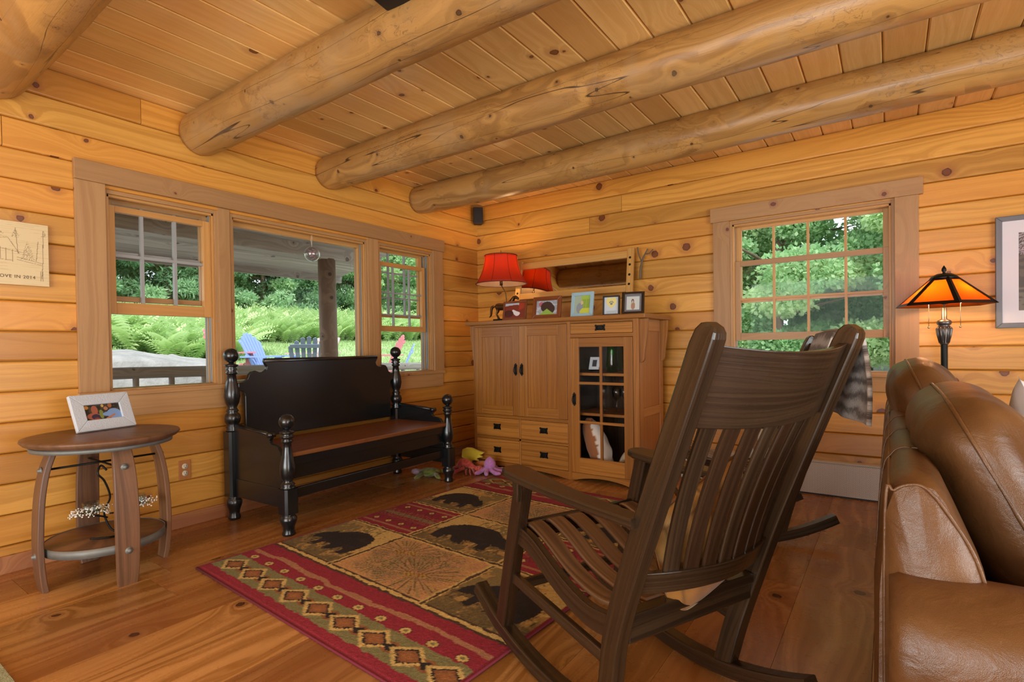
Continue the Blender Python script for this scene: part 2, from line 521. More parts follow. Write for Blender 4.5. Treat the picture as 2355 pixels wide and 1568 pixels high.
        for i in range(n):
            t = (P[min(i + 1, n - 1)] - P[max(i - 1, 0)]).normalized()
            U = Vector(up[i]) if isinstance(up[0], (tuple, list, Vector)) else Vector(up)
            sd_ = t.cross(U).normalized()
            u2 = sd_.cross(t).normalized()
            k = scale[i] if scale else 1
            kx, ky = k if isinstance(k, tuple) else (k, k)
            for a, b in sec:
                v.append(tuple(P[i] + sd_ * a * kx + u2 * b * ky))
        for i in range(n - 1):
            for j in range(m):
                j2 = (j + 1) % m
                f.append([i * m + j, i * m + j2, (i + 1) * m + j2, (i + 1) * m + j])
                uv.append([(Ls[i] + ou, per[j] * vw + ov), (Ls[i] + ou, per[j + 1] * vw + ov), (Ls[i + 1] + ou, per[j + 1] * vw + ov), (Ls[i + 1] + ou, per[j] * vw + ov)])
        if cap:
            for fc in ([j for j in range(m)][::-1], [(n - 1) * m + j for j in range(m)]):
                f.append(fc)
                uv.append([(sec[j % m][0] + ou, sec[j % m][1] + ov) for j in fc])
        return s.add(v, f, uv, None, smooth, Mx)

    def tube(s, pts, r, seg=10, up=(0, 0, 1), Mx=None, cap=True):
        rr = r if isinstance(r, (list, tuple)) else [r] * len(pts)
        sec = [(cos(2 * pi * k / seg), sin(2 * pi * k / seg)) for k in range(seg)]
        P = [Vector(p) for p in pts]
        d = (P[-1] - P[0])
        if abs(d.normalized().dot(Vector(up))) > 0.95:
            up = (1, 0, 0) if abs(d.normalized().x) < 0.9 else (0, 1, 0)
        return s.sweep(pts, sec, up, list(rr), True, cap, Mx, vw=sum(rr) / len(rr))

    def grid(s, fn, nu, nv, closed_u=False, closed_v=False, smooth=True, Mx=None, tint=None, us=1.0, vs=1.0):
        v, f, uv = [], [], []
        ou, ov = rnd.random() * 50, rnd.random() * 50
        mu = nu if closed_u else nu + 1
        mv = nv if closed_v else nv + 1
        for i in range(mu):
            for j in range(mv):
                v.append(tuple(fn(i / nu, j / nv)))
        for i in range(nu):
            for j in range(nv):
                i2, j2 = (i + 1) % mu, (j + 1) % mv
                f.append([i * mv + j, i2 * mv + j, i2 * mv + j2, i * mv + j2])
                uv.append([(i / nu * us + ou, j / nv * vs + ov), ((i + 1) / nu * us + ou, j / nv * vs + ov), ((i + 1) / nu * us + ou, (j + 1) / nv * vs + ov), (i / nu * us + ou, (j + 1) / nv * vs + ov)])
        return s.add(v, f, uv, tint, smooth, Mx)

    def build(s, name, mat, parent=None, bevel=0.0, subsurf=0, kind=None, colfn=None, label=None, seg=2, fix=False):
        me = bpy.data.meshes.new(name)
        me.from_pydata(s.v, [], s.f)
        uvl = me.uv_layers.new(name='UVMap')
        flat = [c for fu in s.uv for p in fu for c in p]
        uvl.data.foreach_set('uv', flat)
        ta = me.attributes.new('tint', 'FLOAT_COLOR', 'CORNER')
        tt = []
        for fc, t in zip(s.f, s.t):
            tt += list(t) * len(fc)
        ta.data.foreach_set('color', tt)
        me.polygons.foreach_set('use_smooth', s.sm)
        if colfn:
            ca = me.attributes.new('Col', 'FLOAT_COLOR', 'POINT')
            ca.data.foreach_set('color', [x for p in s.v for x in colfn(Vector(p))])
        me.materials.append(M[mat] if isinstance(mat, str) else mat)
        me.update()
        if fix:
            import bmesh
            bm = bmesh.new()
            bm.from_mesh(me)
            bmesh.ops.recalc_face_normals(bm, faces=bm.faces)
            bm.to_mesh(me)
            bm.free()
        o = bpy.data.objects.new(name, me)
        COL.objects.link(o)
        if parent is not None:
            o.parent = parent
        if bevel:
            b = o.modifiers.new('bevel', 'BEVEL')
            b.width, b.segments, b.limit_method, b.angle_limit = bevel, seg, 'ANGLE', rad(35)
            b.harden_normals = False
        if subsurf:
            q = o.modifiers.new('subsurf', 'SUBSURF')
            q.levels = q.render_levels = subsurf
        if kind:
            o['kind'] = kind
        if label:
            o['label'] = label
        return o


def thing(name, label, cat, loc=(0, 0, 0), rotz=0.0, group=None):
    o = bpy.data.objects.new(name, None)
    COL.objects.link(o)
    o.location = loc
    o.rotation_euler = (0, 0, rotz)
    o['label'], o['category'] = label, cat
    if group:
        o['group'] = group
    o.empty_display_size = 0.1
    return o


def tag(o, label, cat, group=None):
    o['label'], o['category'] = label, cat
    if group:
        o['group'] = group
    return o


def dup(root, loc, rotz, label, scale=None):
    r = root.copy()
    COL.objects.link(r)
    r.location = loc
    r.rotation_euler = (0, 0, rotz)
    r['label'] = label
    if scale:
        r.scale = (scale, scale, scale)
    for ch in list(root.children):
        c = ch.copy()
        COL.objects.link(c)
        c.parent = r
        for g in list(ch.children):
            d = g.copy()
            COL.objects.link(d)
            d.parent = c
    return r


def rrect(w_, h_, r, n=3):
    """rounded rectangle section"""
    out = []
    for cx_, cy_, a0 in ((w_ / 2 - r, h_ / 2 - r, 0), (-w_ / 2 + r, h_ / 2 - r, 90), (-w_ / 2 + r, -h_ / 2 + r, 180), (w_ / 2 - r, -h_ / 2 + r, 270)):
        for k in range(n + 1):
            a = rad(a0 + 90 * k / n)
            out.append((cx_ + r * cos(a), cy_ + r * sin(a)))
    return out


def spline(pts, n=8):
    """catmull-rom through pts"""
    P = [Vector(p) for p in pts]
    P = [P[0] * 2 - P[1]] + P + [P[-1] * 2 - P[-2]]
    out = []
    for i in range(1, len(P) - 2):
        for k in range(n):
            t = k / n
            a, b, c, d = P[i - 1], P[i], P[i + 1], P[i + 2]
            out.append(0.5 * ((2 * b) + (c - a) * t + (2 * a - 5 * b + 4 * c - d) * t * t + (3 * b - a - 3 * c + d) * t * t * t))
    out.append(P[-2])
    return out


def cushion(w_, h_, t, n=18, p=2.6, puff=1.0, wr=0.0, seed=0.0):
    """pillow centred at the origin, w along x, h along z, thickness along y"""
    mb = MB()

    def f(side):
        def g(a, b):
            x, z = a * 2 - 1, b * 2 - 1
            e = (max(0, 1 - abs(x) ** p) * max(0, 1 - abs(z) ** p)) ** 0.5
            pin = 1 - 0.06 * (1 - x * x) * abs(z) ** 3 - 0.0
            pin2 = 1 - 0.06 * (1 - z * z) * abs(x) ** 3
            nz = wr * mnoise.noise(Vector((x * 2.5 + seed, z * 6 + seed, side))) * e
            return (x * w_ / 2 * pin2, side * (t / 2 * e * puff + nz), z * h_ / 2 * pin)
        return g
    mb.grid(f(-1), n, n)
    mb.grid(f(1), n, n)
    return mb


def paint_panel(name, w_, h_, nx, ny, fn, parent=None, Mx=None, label=None, mat='paint'):
    """flat picture in the local xz-plane facing -y, colours from fn(u,v) -> linear rgb"""
    mb = MB()
    cols = []

    def g(a, b):
        cols.append(tuple(fn(a, b))[:3] + (1,))
        return ((a - 0.5) * w_, 0, (b - 0.5) * h_)
    mb.grid(g, nx, ny, smooth=False, Mx=Mx)
    it = iter(cols)
    return mb.build(name, mat, parent, colfn=lambda p: next(it), label=label)


# ---------------------------------------------------------------- room shell
BH = 0.1484
ROWS = [(max(0.0, CEIL - BH * (k + 1)), CEIL - BH * k) for k in range(17)]


def spans(a, b, op, z0, z1):
    """parts of [a, b] left by the openings for the row z0..z1 -> (from, to, low, high) pieces"""
    out = []
    cur = a
    for o0, o1, oz0, oz1 in sorted(op):
        if z1 <= oz0 + 1e-4 or z0 >= oz1 - 1e-4:
            continue
        out.append((cur, o0, z0, z1))
        if z0 < oz0:
            out.append((o0, o1, z0, oz0))
        if z1 > oz1:
            out.append((o0, o1, oz1, z1))
        cur = o1
    out.append((cur, b, z0, z1))
    return out


def log_wall(name, axis, a, b, op, joints):
    mb = MB()
    for k, (z0, z1) in enumerate(ROWS):
        for s0, s1, q0, q1 in spans(a, b, op, z0, z1):
            if axis == 'y':
                mb.box(-0.15, -0.03, s0, s1, q0, q1, 1)
            else:
                mb.box(s0, s1, 0.03, 0.15, q0, q1, 0)
            cuts = [s0] + sorted(j for j in joints.get(k, []) if s0 + 0.05 < j < s1 - 0.05) + [s1]
            for c0, c1 in zip(cuts[:-1], cuts[1:]):
                e0 = c0 + (0.0012 if c0 != s0 else 0)
                e1 = c1 - (0.0012 if c1 != s1 else 0)
                zb, zt = q0 + 0.0012, q1 - 0.0012
                pr = [(-0.03, zb), (-0.009, zb), (-0.0015, zb + 0.0045), (0, zb + 0.009), (0, zt - 0.009), (-0.0015, zt - 0.0045), (-0.009, zt), (-0.03, zt)]
                if axis == 'y':
                    mb.prism(pr, e0, e1, 'xz', 1)
                else:
                    mb.prism([(-p, q) for p, q in pr], e0, e1, 'yz', 0)
    return mb


jr = random.Random(3)
jA = {k: [-7.0 + jr.random() * 2] for k in range(17)}
jA.update({0: [-3.03, -6.2], 2: [-3.62], 5: [-5.5, -4.2], 11: [-1.9, -5], 13: [-4.4], 15: [-0.9]})
jB = {k: [5.0 + jr.random() * 2] for k in range(17)}
jB.update({1: [1.60], 2: [1.29, 5.9]})
log_wall('wall_left', 'y', ROOM_Y, 0.15, [(-3.225, -0.665, 0.84, 1.945)], jA).build('wall_left', 'pine', kind='structure')
log_wall('wall_back', 'x', 0.0, ROOM_X, [(2.475, 3.51, 0.84, 1.98)], jB).build('wall_back', 'pine', kind='structure')


def far_wall(name, axis, pos, a, b, op):
    mb = MB()
    for z0, z1 in ROWS:
        for s0, s1, q0, q1 in spans(a, b, op, z0, z1):
            if axis == 'x':
                mb.box(pos, pos + 0.12, s0, s1, q0 + 0.002, q1 - 0.002, 1)
            else:
                mb.box(s0, s1, pos - 0.12, pos, q0 + 0.002, q1 - 0.002, 0)
    return mb.build(name, 'pine', kind='structure')


far_wall('wall_right', 'x', ROOM_X, ROOM_Y, 0.15, [(-5.6, -2.2, 0.4, 2.3)])
far_wall('wall_front', 'y', ROOM_Y, 0.0, ROOM_X, [(1.1, 4.7, 0.4, 2.3)])

mb = MB()
x = 3.278 - 0.1762 * 19
k = 0
while x < ROOM_X + 0.1:
    a0, a1 = max(x, -0.15), min(x + 0.1762, ROOM_X + 0.12)
    if a1 - a0 > 0.02:
        cuts = [ROOM_Y - 0.12, -6.4 + jr.random() * 2.2, 0.15]
        if jr.random() < 0.5:
            cuts.insert(2, -2.9 + jr.random() * 2.2)
        for c0, c1 in zip(cuts[:-1], cuts[1:]):
            b0, b1 = a0 + 0.001, a1 - 0.001
            zc = CEIL
            mb.prism([(b0, zc + 0.03), (b0, zc + 0.008), (b0 + 0.007, zc), (b1 - 0.007, zc), (b1, zc + 0.008), (b1, zc + 0.03)], c0 + 0.0008, c1 - 0.0008, 'xz', 1)
    x += 0.1762
mb.box(-0.15, ROOM_X + 0.12, ROOM_Y - 0.12, 0.15, CEIL + 0.03, CEIL + 0.16, 1)
mb.build('ceiling', 'pine_ceiling', kind='structure')

mb = MB()
x = -0.15
while x < ROOM_X + 0.12:
    x1 = x + 0.255 + jr.random() * 0.05
    ys = [ROOM_Y - 0.12, -5.2 + jr.random() * 2.6, -2.0 + jr.random() * 1.4, 0.15]
    for c0, c1 in zip(ys[:-1], ys[1:]):
        mb.box(x + 0.0006, x1 - 0.0006, c0 + 0.0006, c1 - 0.0006, -0.03, 0.0, 1)
    x = x1
mb.box(-0.15, ROOM_X + 0.2, ROOM_Y - 0.12, 0.15, -0.15, -0.03, 1)
mb.build('floor', 'pine_floor', kind='structure')

MB().box(0.0, 0.016, ROOM_Y, 0.0, 0.0, 0.085, 1).build('baseboard_left', 'baseboard', bevel=0.003, kind='structure')
MB().box(0.016, 2.1, -0.016, 0.0, 0.0, 0.085, 0).build('baseboard_back', 'baseboard', bevel=0.003, kind='structure')


# ---------------------------------------------------------------- windows
def wbox(axis, u0, u1, d0, d1, z0, z1, mb, g=None):
    """axis 'y': wall_left (u = y, depth d into the wall = -x); axis 'x': wall_back (u = x, depth = +y)"""
    if axis == 'y':
        gg = {None: None, 'u': 1, 'z': 2}[g]
        mb.box(-d1, -d0, u0, u1, z0, z1, gg)
    else:
        gg = {None: None, 'u': 0, 'z': 2}[g]
        mb.box(u0, u1, d0, d1, z0, z1, gg)
    return mb


def sash(axis, par, u0, u1, d, z0, z1, st, rb, rt, vs, hs, mat='sash', mm=None, th=0.032, mw=0.016):
    mb = MB()
    wbox(axis, u0, u0 + st, d, d + th, z0, z1, mb, 'z')
    wbox(axis, u1 - st, u1, d, d + th, z0, z1, mb, 'z')
    wbox(axis, u0 + st, u1 - st, d, d + th, z0, z0 + rb, mb, 'u')
    wbox(axis, u0 + st, u1 - st, d, d + th, z1 - rt, z1, mb, 'u')
    o = mb.build('sash', mat, par, bevel=0.002)
    mt = MB()
    for q in vs:
        wbox(axis, q - mw / 2, q + mw / 2, d + 0.006, d + th - 0.006, z0 + rb, z1 - rt, mt, 'z')
    for q in hs:
        wbox(axis, u0 + st, u1 - st, d + 0.007, d + th - 0.007, q - mw / 2, q + mw / 2, mt, 'u')
    if vs or hs:
        mt.build('muntin_grid', mm or mat, o)
    wbox(axis, u0 + st, u1 - st, d + th / 2, d + th / 2 + 0.001, z0 + rb, z1 - rt, MB()).build('pane', 'pane', o)
    return o


def win(n, label):
    o = thing('window_%d' % n, label, 'window')
    o['kind'] = 'structure'
    return o


def frame_liner(axis, par, u0, u1, z0, z1, depth=0.15, t=0.022, mat='trim'):
    mb = MB()
    wbox(axis, u0, u0 + t, 0.0, depth, z0, z1, mb, 'z')
    wbox(axis, u1 - t, u1, 0.0, depth, z0, z1, mb, 'z')
    wbox(axis, u0 + t, u1 - t, 0.0, depth, z1 - t, z1, mb, 'u')
    wbox(axis, u0 + t, u1 - t, 0.0, depth, z0, z0 + t * 0.6, mb, 'u')
    mb.build('window_frame', mat, par, bevel=0.0015)
    st = MB()
    for q in (0.014, 0.034, 0.084):
        wbox(axis, u0 + t, u1 - t, q, q + 0.008, z1 - t - 0.014, z1 - t, st, 'u')
        wbox(axis, u0 + t, u0 + t + 0.012, q, q + 0.008, z0, z1 - t, st, 'z')
        wbox(axis, u1 - t - 0.012, u1 - t, q, q + 0.008, z0, z1 - t, st, 'z')
    st.build('stop_bead', 'sash', par, bevel=0.001)
    tr = MB()
    for q in (0.052, 0.062, 0.072, 0.097, 0.107, 0.117):
        wbox(axis, u0 + t, u0 + t + 0.010, q, q + 0.004, z0 + 0.02, z1 - t - 0.01, tr, 'z')
        wbox(axis, u1 - t - 0.010, u1 - t, q, q + 0.004, z0 + 0.02, z1 - t - 0.01, tr, 'z')
    tr.build('sash_track', 'blind', par)


w1 = win(1, 'left double hung window with grilles beside the side table, lower sash raised')
frame_liner('y', w1, -3.225, -2.615, 0.84, 1.945)
sash('y', w1, -3.195, -2.645, 0.045, 1.27, 1.875, 0.042, 0.065, 0.035, (-3.02, -2.845), (1.60,), 'sash', 'blind')
sash('y', w1, -3.195, -2.645, 0.088, 1.345, 1.925, 0.040, 0.030, 0.035, (-3.005, -2.83), (1.62,), 'trim', 'blind')
w2 = win(2, 'wide fixed picture window in the middle behind the black bench')
frame_liner('y', w2, -2.545, -1.425, 0.84, 1.945)
sash('y', w2, -2.525, -1.445, 0.07, 0.862, 1.925, 0.022, 0.03, 0.045, (), (), 'sash')
w3 = win(3, 'narrow double hung window nearest the corner cabinet, lower sash raised')
frame_liner('y', w3, -1.32, -0.665, 0.84, 1.945)
sash('y', w3, -1.29, -0.725, 0.045, 1.205, 1.80, 0.042, 0.048, 0.035, (-1.105, -0.915), (1.35, 1.54), 'sash', 'blind', mw=0.012)
sash('y', w3, -1.29, -0.725, 0.088, 1.33, 1.925, 0.040, 0.030, 0.035, (-1.12, -0.93), (1.50, 1.72), 'sash', 'blind', mw=0.012)
tr1 = thing('trim_1', 'brown wood casing around the triple window', 'window trim')
tr1['kind'] = 'structure'
MB().box(0, 0.030, -3.352, -0.530, 1.965, 2.073, 1).build('header', 'trim', tr1, bevel=0.003)
MB().box(0, 0.022, -3.350, -3.215, 0.845, 1.965, 2).build('casing', 'trim', tr1, bevel=0.002)
MB().box(0, 0.022, -0.675, -0.548, 0.845, 1.965, 2).build('casing', 'trim', tr1, bevel=0.002)
MB().box(-0.13, 0.006, -2.617, -2.543, 0.845, 1.965, 2).build('mullion', 'trim', tr1, bevel=0.002)
MB().box(-0.13, 0.006, -1.427, -1.318, 0.845, 1.965, 2).build('mullion', 'trim', tr1, bevel=0.002)
MB().box(-0.15, 0.030, -3.355, -0.545, 0.817, 0.845, 1).build('sill', 'trim', tr1, bevel=0.003)
MB().box(0, 0.020, -3.340, -0.565, 0.700, 0.817, 1).build('apron', 'trim', tr1, bevel=0.002)

w4 = win(4, 'double hung window with wooden grilles on the back wall, lower sash raised')
frame_liner('x', w4, 2.475, 3.51, 0.84, 1.985)
sash('x', w4, 2.503, 3.485, 0.045, 1.08, 1.685, 0.042, 0.055, 0.038, (2.778, 3.002, 3.232), (1.392,), 'trim', 'sash')
sash('x', w4, 2.503, 3.485, 0.088, 1.37, 1.965, 0.042, 0.03, 0.035, (2.770, 2.996, 3.228), (1.67,), 'sash')
tr2 = thing('trim_2', 'reddish wood casing around the back wall window', 'window trim')
tr2['kind'] = 'structure'
MB().box(2.343, 3.655, -0.030, 0, 1.990, 2.100, 0).build('header', 'trim', tr2, bevel=0.003)
MB().box(2.362, 2.482, -0.022, 0, 0.845, 1.990, 2).build('casing', 'trim', tr2, bevel=0.002)
MB().box(3.506, 3.632, -0.022, 0, 0.845, 1.990, 2).build('casing', 'trim', tr2, bevel=0.002)
MB().box(2.355, 3.640, -0.030, 0.15, 0.817, 0.845, 0).build('sill', 'trim', tr2, bevel=0.003)
MB().box(2.365, 3.630, -0.020, 0, 0.72, 0.817, 0).build('apron', 'trim', tr2, bevel=0.002)

# ---------------------------------------------------------------- log beams


def beam(y, r, seed, label):
    mb = MB()
    L = ROOM_X
    nu, nv = 170, 40

    def f(a, b):
        x_ = 0.001 + a * (L - 0.002)
        th = b * 2 * pi
        rr = r * (1 + 0.035 * mnoise.noise(Vector((x_ * 0.9, seed, 0))) + 0.045 * mnoise.noise(Vector((x_ * 1.8, cos(th) * 1.3 + seed, sin(th) * 1.3))) + 0.016 * mnoise.noise(Vector((x_ * 8, cos(th) * 4 + seed, sin(th) * 4))))
        if x_ < 0.10:
            rr *= 0.90 + 0.10 * sqrt(max(0, 1 - (1 - x_ / 0.10) ** 2))
        wy = 0.018 * mnoise.noise(Vector((x_ * 0.4, seed * 3, 5)))
        return (x_, y + wy + rr * cos(th), min(CEIL - 0.001, 2.388 + 0.012 * mnoise.noise(Vector((x_ * 0.4, seed, 9))) + rr * sin(th)))
    mb.grid(f, nu, nv, closed_v=True, us=L, vs=2 * pi * r)
    n = nv
    ends = ([j for j in range(n)], [nu * n + j for j in range(n)][::-1])
    for e in ends:
        mb.f.append(e)
        mb.uv.append([(mb.v[i][1], mb.v[i][2]) for i in e])
        mb.t.append((0.5, 0.5, 0.5, 1))
        mb.sm.append(False)
    return tag(mb.build('ceiling_beam', 'log', fix=True), label, 'beam', 'peeled log ceiling beams')


beam(-0.845, 0.121, 1.0, 'peeled log beam closest to the back wall, above the cabinet')
beam(-1.785, 0.125, 2.3, 'peeled log beam second from the back wall')
beam(-2.715, 0.128, 3.7, 'thick peeled log beam over the bench end with a black box on it')
beam(-3.665, 0.128, 5.1, 'peeled log beam cut off by the upper left corner of the photo')

# ---------------------------------------------------------------- outdoors, seen through the windows


def gz(x_, y_):
    """ground height"""
    d = max(0.0, -x_ - 2.6)
    d2 = max(0.0, y_ - 1.0)
    z = -0.35 + 0.19 * min(d, 3.7) + 0.150 * max(0, min(d, 15) - 3.7)
    z += 0.35 * max(0.0, min(1.0, (0.9 - y_) / 1.2)) * max(0.0, min(1.0, (d - 1.6) / 1.6))
    z += 0.06 * d2 * (1 if x_ > -2 else 0.2)
    return z + 0.08 * mnoise.noise(Vector((x_ * 0.5, y_ * 0.5, 0)))


mb = MB()
mb.grid(lambda a, b: (-28 + a * 40, -14 + b * 48, gz(-28 + a * 40, -14 + b * 48) if not (-0.2 < -28 + a * 40 < 8.4 and -14 + b * 48 < 0.3) else -0.45), 120, 140)
mb.build('ground', 'ground', kind='structure')
# porch
mb = MB()
yy = -6.0
while yy < 1.6:
    mb.box(-2.25, -0.16, yy, yy + 0.138, -0.09, -0.05, 0)
    yy += 0.142
po = mb.build('porch_floor', 'grey_wood', kind='structure')
rf = thing('porch_roof', 'weathered grey plank porch roof seen through the triple window', 'porch roof')
rf['kind'] = 'structure'
mb = MB()
for i in range(12):
    x0, x1 = -0.17 - i * 0.225, -0.17 - (i + 1) * 0.225 + 0.004
    sl = lambda q: 2.62 + 0.20 * (q + 0.17)
    mb.prism([(x0, sl(x0)), (x1, sl(x1)), (x1, sl(x1) + 0.03), (x0, sl(x0) + 0.03)], -7.0, 0.46 + 0.0, 'xz', 1)
mb.build('soffit_planks', 'grey_wood', rf)
mb = MB()
mb.box(-2.90, -2.86, -7.0, 0.48, 2.00, 2.12, 1)
mb.build('fascia', 'grey_wood', rf)
mb = MB()
mb.box(-2.12, -1.94, -7.0, 0.42, 2.13, 2.28, 1)
mb.build('header_beam', 'grey_wood', rf, bevel=0.01)
mb = MB()
for q in (-5.6, -4.4, -3.2, -2.0, -0.8, 0.4):
    mb.box(-2.86, -0.16, q - 0.03, q + 0.03, 2.30, 2.34, 0)
ps = MB()
ps.tube([(-2.02, -0.36, -0.06), (-2.02, -0.355, 1.0), (-2.03, -0.36, 2.14)], [0.110, 0.104, 0.100], 20)
tag(ps.build('porch_post', 'post_wood'), 'round log porch post outside the middle window', 'post')
rl = thing('porch_railing', 'weathered log porch railing outside the triple window', 'railing')
mb = MB()
mb.tube([(-2.0, -6.0, 0.89), (-2.0, -4.0, 0.878), (-2.0, -2.4, 0.875), (-2.0, -0.47, 0.84)], 0.052, 12)
mb.build('top_rail', 'grey_wood', rl)
mb = MB()
mb.tube([(-2.0, -0.25, 0.84), (-2.0, 1.5, 0.80)], 0.05, 12)
mb.build('top_rail', 'grey_wood', rl)
MB().tube([(-2.0, -6.0, 0.12), (-2.0, 1.5, 0.08)], 0.04, 10).build('bottom_rail', 'grey_wood', rl)
yb = -5.86
while yb < 1.4:
    if abs(yb + 0.36) > 0.15:
        MB().tube([(-2.0, yb, 0.10), (-2.0, yb, 0.84)], 0.026, 8).build('baluster', 'grey_wood', rl)
    yb += 0.29
MB().tube([(-2.0, 1.5, -0.06), (-2.0, 1.5, 0.86)], 0.06, 12).build('end_post', 'grey_wood', rl)


# adirondack chairs
def adirondack(name, label, col, loc, rz):
    m = M.get('adk_' + col) or plain('adirondack_' + col[1:], col, 0.6, var=0.1)
    M['adk_' + col] = m
    t = thing(name, label, 'lawn chair', loc, rz, 'lawn chairs round the fire pit')
    # faces local -y
    b = MB()
    for i in range(7):
        a = (i - 3) * 0.06
        h = 0.74 - 0.018 * (i - 3) ** 2
        b.prism([(-0.029 + (i - 3) * 0.078, 0.0), (0.029 + (i - 3) * 0.078, 0.0), (0.036 + (i - 3) * 0.098, h - 0.02), ((i - 3) * 0.098, h), (-0.036 + (i - 3) * 0.098, h - 0.02)], 0, 0.02, 'xz', 2, Matrix.Translation((0, 0.20, 0.28)) @ Matrix.Rotation(rad(-24), 4, 'X'))
    b.build('backrest', m, t)
    b = MB()
    for z, y_ in ((0.30, 0.0), (0.58, 0.0)):
        b.box(-0.30, 0.30, 0.02, 0.045, z - 0.03, z + 0.03, 0, Matrix.Translation((0, 0.20, 0.28)) @ Matrix.Rotation(rad(-24), 4, 'X'))
    b.build('back_brace', m, t)
    b = MB()
    for i in range(6):
        q = -0.30 + i * 0.09
        b.box(-0.26, 0.26, q, q + 0.08, 0.355 - i * 0.018, 0.375 - i * 0.018, 0)
    b.build('seat', m, t)
    for sx in (-1, 1):
        MB().prism([(-0.32, 0.52), (0.42, 0.52), (0.42, 0.545), (-0.32, 0.545)], sx * 0.26, sx * 0.38, 'yz', 1).build('armrest', m, t)
        MB().box(sx * 0.29 - 0.012, sx * 0.29 + 0.012, -0.28, -0.16, 0, 0.52, 2).build('leg', m, t)
        MB().prism([(-0.30, 0.37), (-0.30, 0.24), (0.50, 0.0), (0.58, 0.0), (0.30, 0.20)], sx * 0.25 - 0.012, sx * 0.25 + 0.012, 'yz', 1).build('leg', m, t)
    return t


def gl(x_, y_):
    return (x_, y_, gz(x_, y_) + 0.0)


BLUE, NAVY, RED, PINK = '#7F98CC', '#5E6878', '#C0747A', '#C8ACA6'


def adk(label, col, x_, y_, rz, zt):
    # zt: height of the top of the backrest; the chair stands on the lawn below it
    z0 = gz(x_, y_)
    o = adirondack('adirondack_chair', label, col, (x_, y_, z0), rz)
    o.scale = (1.08, 1.08, 1.12)
    return o


CH = [('blue lawn chair facing right, seen side on left of the post', BLUE, -6.3, 1.48, rad(122)),
      ('grey-blue lawn chair seen from behind with a curved slatted back', NAVY, -5.6, 1.78, rad(236)),
      ('pale pink lawn chair half hidden by the porch post', PINK, -6.6, 2.50, rad(10)),
      ('red lawn chair behind the bench post at the left', RED, -6.9, 1.05, rad(150)),
      ('red lawn chair at the right of the porch post', RED, -6.0, 3.85, rad(-30)),
      ('blue lawn chair furthest right, seen through the narrow window', BLUE, -4.9, 3.10, rad(-42))]
for lb, c_, x_, y_, r_ in CH:
    adk(lb, c_, x_, y_, r_, 1.2)


# rocks
def rock(loc, sc, seed, label):
    mb = MB()

    def f(a, b):
        th, ph = a * 2 * pi, (b - 0.5) * pi
        d = Vector((cos(th) * cos(ph), sin(th) * cos(ph), sin(ph)))
        r = 1 + 0.35 * mnoise.noise(d * 1.3 + Vector((seed, 0, 0))) + 0.12 * mnoise.noise(d * 4 + Vector((seed, 3, 0)))
        return (d.x * r * sc[0], d.y * r * sc[1], d.z * r * sc[2])
    mb.grid(f, 28, 16, closed_u=True)
    o = tag(mb.build('boulder', 'rock'), label, 'rock', 'granite rocks in the yard')
    o.location = loc
    return o


rks = [((-5.6, -1.3, 0.28), (1.1, 1.5, 0.42), 'big flat grey granite ledge left of the lawn'),
       ((-5.0, -0.25, 0.20), (0.32, 0.42, 0.22), 'pale rock at the right end of the granite ledge'),
       ((-4.6, 0.05, 0.12), (0.2, 0.26, 0.15), 'small pale rock closest to the lawn chairs'),
       ((-6.6, -0.3, 0.5), (0.3, 0.36, 0.2), 'round rock behind the ledge near the ferns'),
       ((-4.5, -0.55, 0.05), (0.3, 0.22, 0.18), 'angular rock at the foot of the ledge'),
       ((-6.9, -1.7, 0.55), (0.7, 0.8, 0.3), 'grey rock slab behind the ledge at the far left')]
for i, (l, s_, lb) in enumerate(rks):
    rock((l[0], l[1], gz(l[0], l[1]) + s_[2] * 0.3), s_, i * 3.1, lb)


# foliage
def raw(name, V, F, T, mat, parent=None, kind=None):
    me = bpy.data.meshes.new(name)
    V = np.asarray(V, np.float32)
    F = np.asarray(F, np.int32)
    me.vertices.add(len(V))
    me.vertices.foreach_set('co', V.ravel())
    k = F.shape[1]
    me.loops.add(F.size)
    me.loops.foreach_set('vertex_index', F.ravel())
    me.polygons.add(len(F))
    me.polygons.foreach_set('loop_start', np.arange(0, F.size, k, dtype=np.int32))
    ta = me.attributes.new('tint', 'FLOAT_COLOR', 'POINT')
    C = np.ones((len(V), 4), np.float32)
    C[:, 0] = T
    ta.data.foreach_set('color', C.ravel())
    me.materials.append(M[mat])
    me.update(calc_edges=True)
    o = bpy.data.objects.new(name, me)
    COL.objects.link(o)
    if parent:
        o.parent = parent
    if kind:
        o['kind'] = kind
    return o


R_ = np.random.RandomState(5)


def leaf_quads(P, N_, size, asp, seed):
    """one bent diamond leaf per point"""
    r = np.random.RandomState(seed)
    n = len(P)
    d = r.normal(size=(n, 3)) + N_ * 0.8
    d /= np.linalg.norm(d, axis=1)[:, None]
    s_ = np.cross(d, r.normal(size=(n, 3)))
    s_ /= np.linalg.norm(s_, axis=1)[:, None] + 1e-6
    sz = size * (0.6 + 0.8 * r.rand(n))[:, None]
    a, b, c, e = P, P + d * sz * 0.5 + s_ * sz * asp, P + d * sz, P + d * sz * 0.5 - s_ * sz * asp
    V = np.stack([a, b, c, e], 1).reshape(-1, 3)
    F = np.arange(4 * n).reshape(-1, 4)
    return V, F


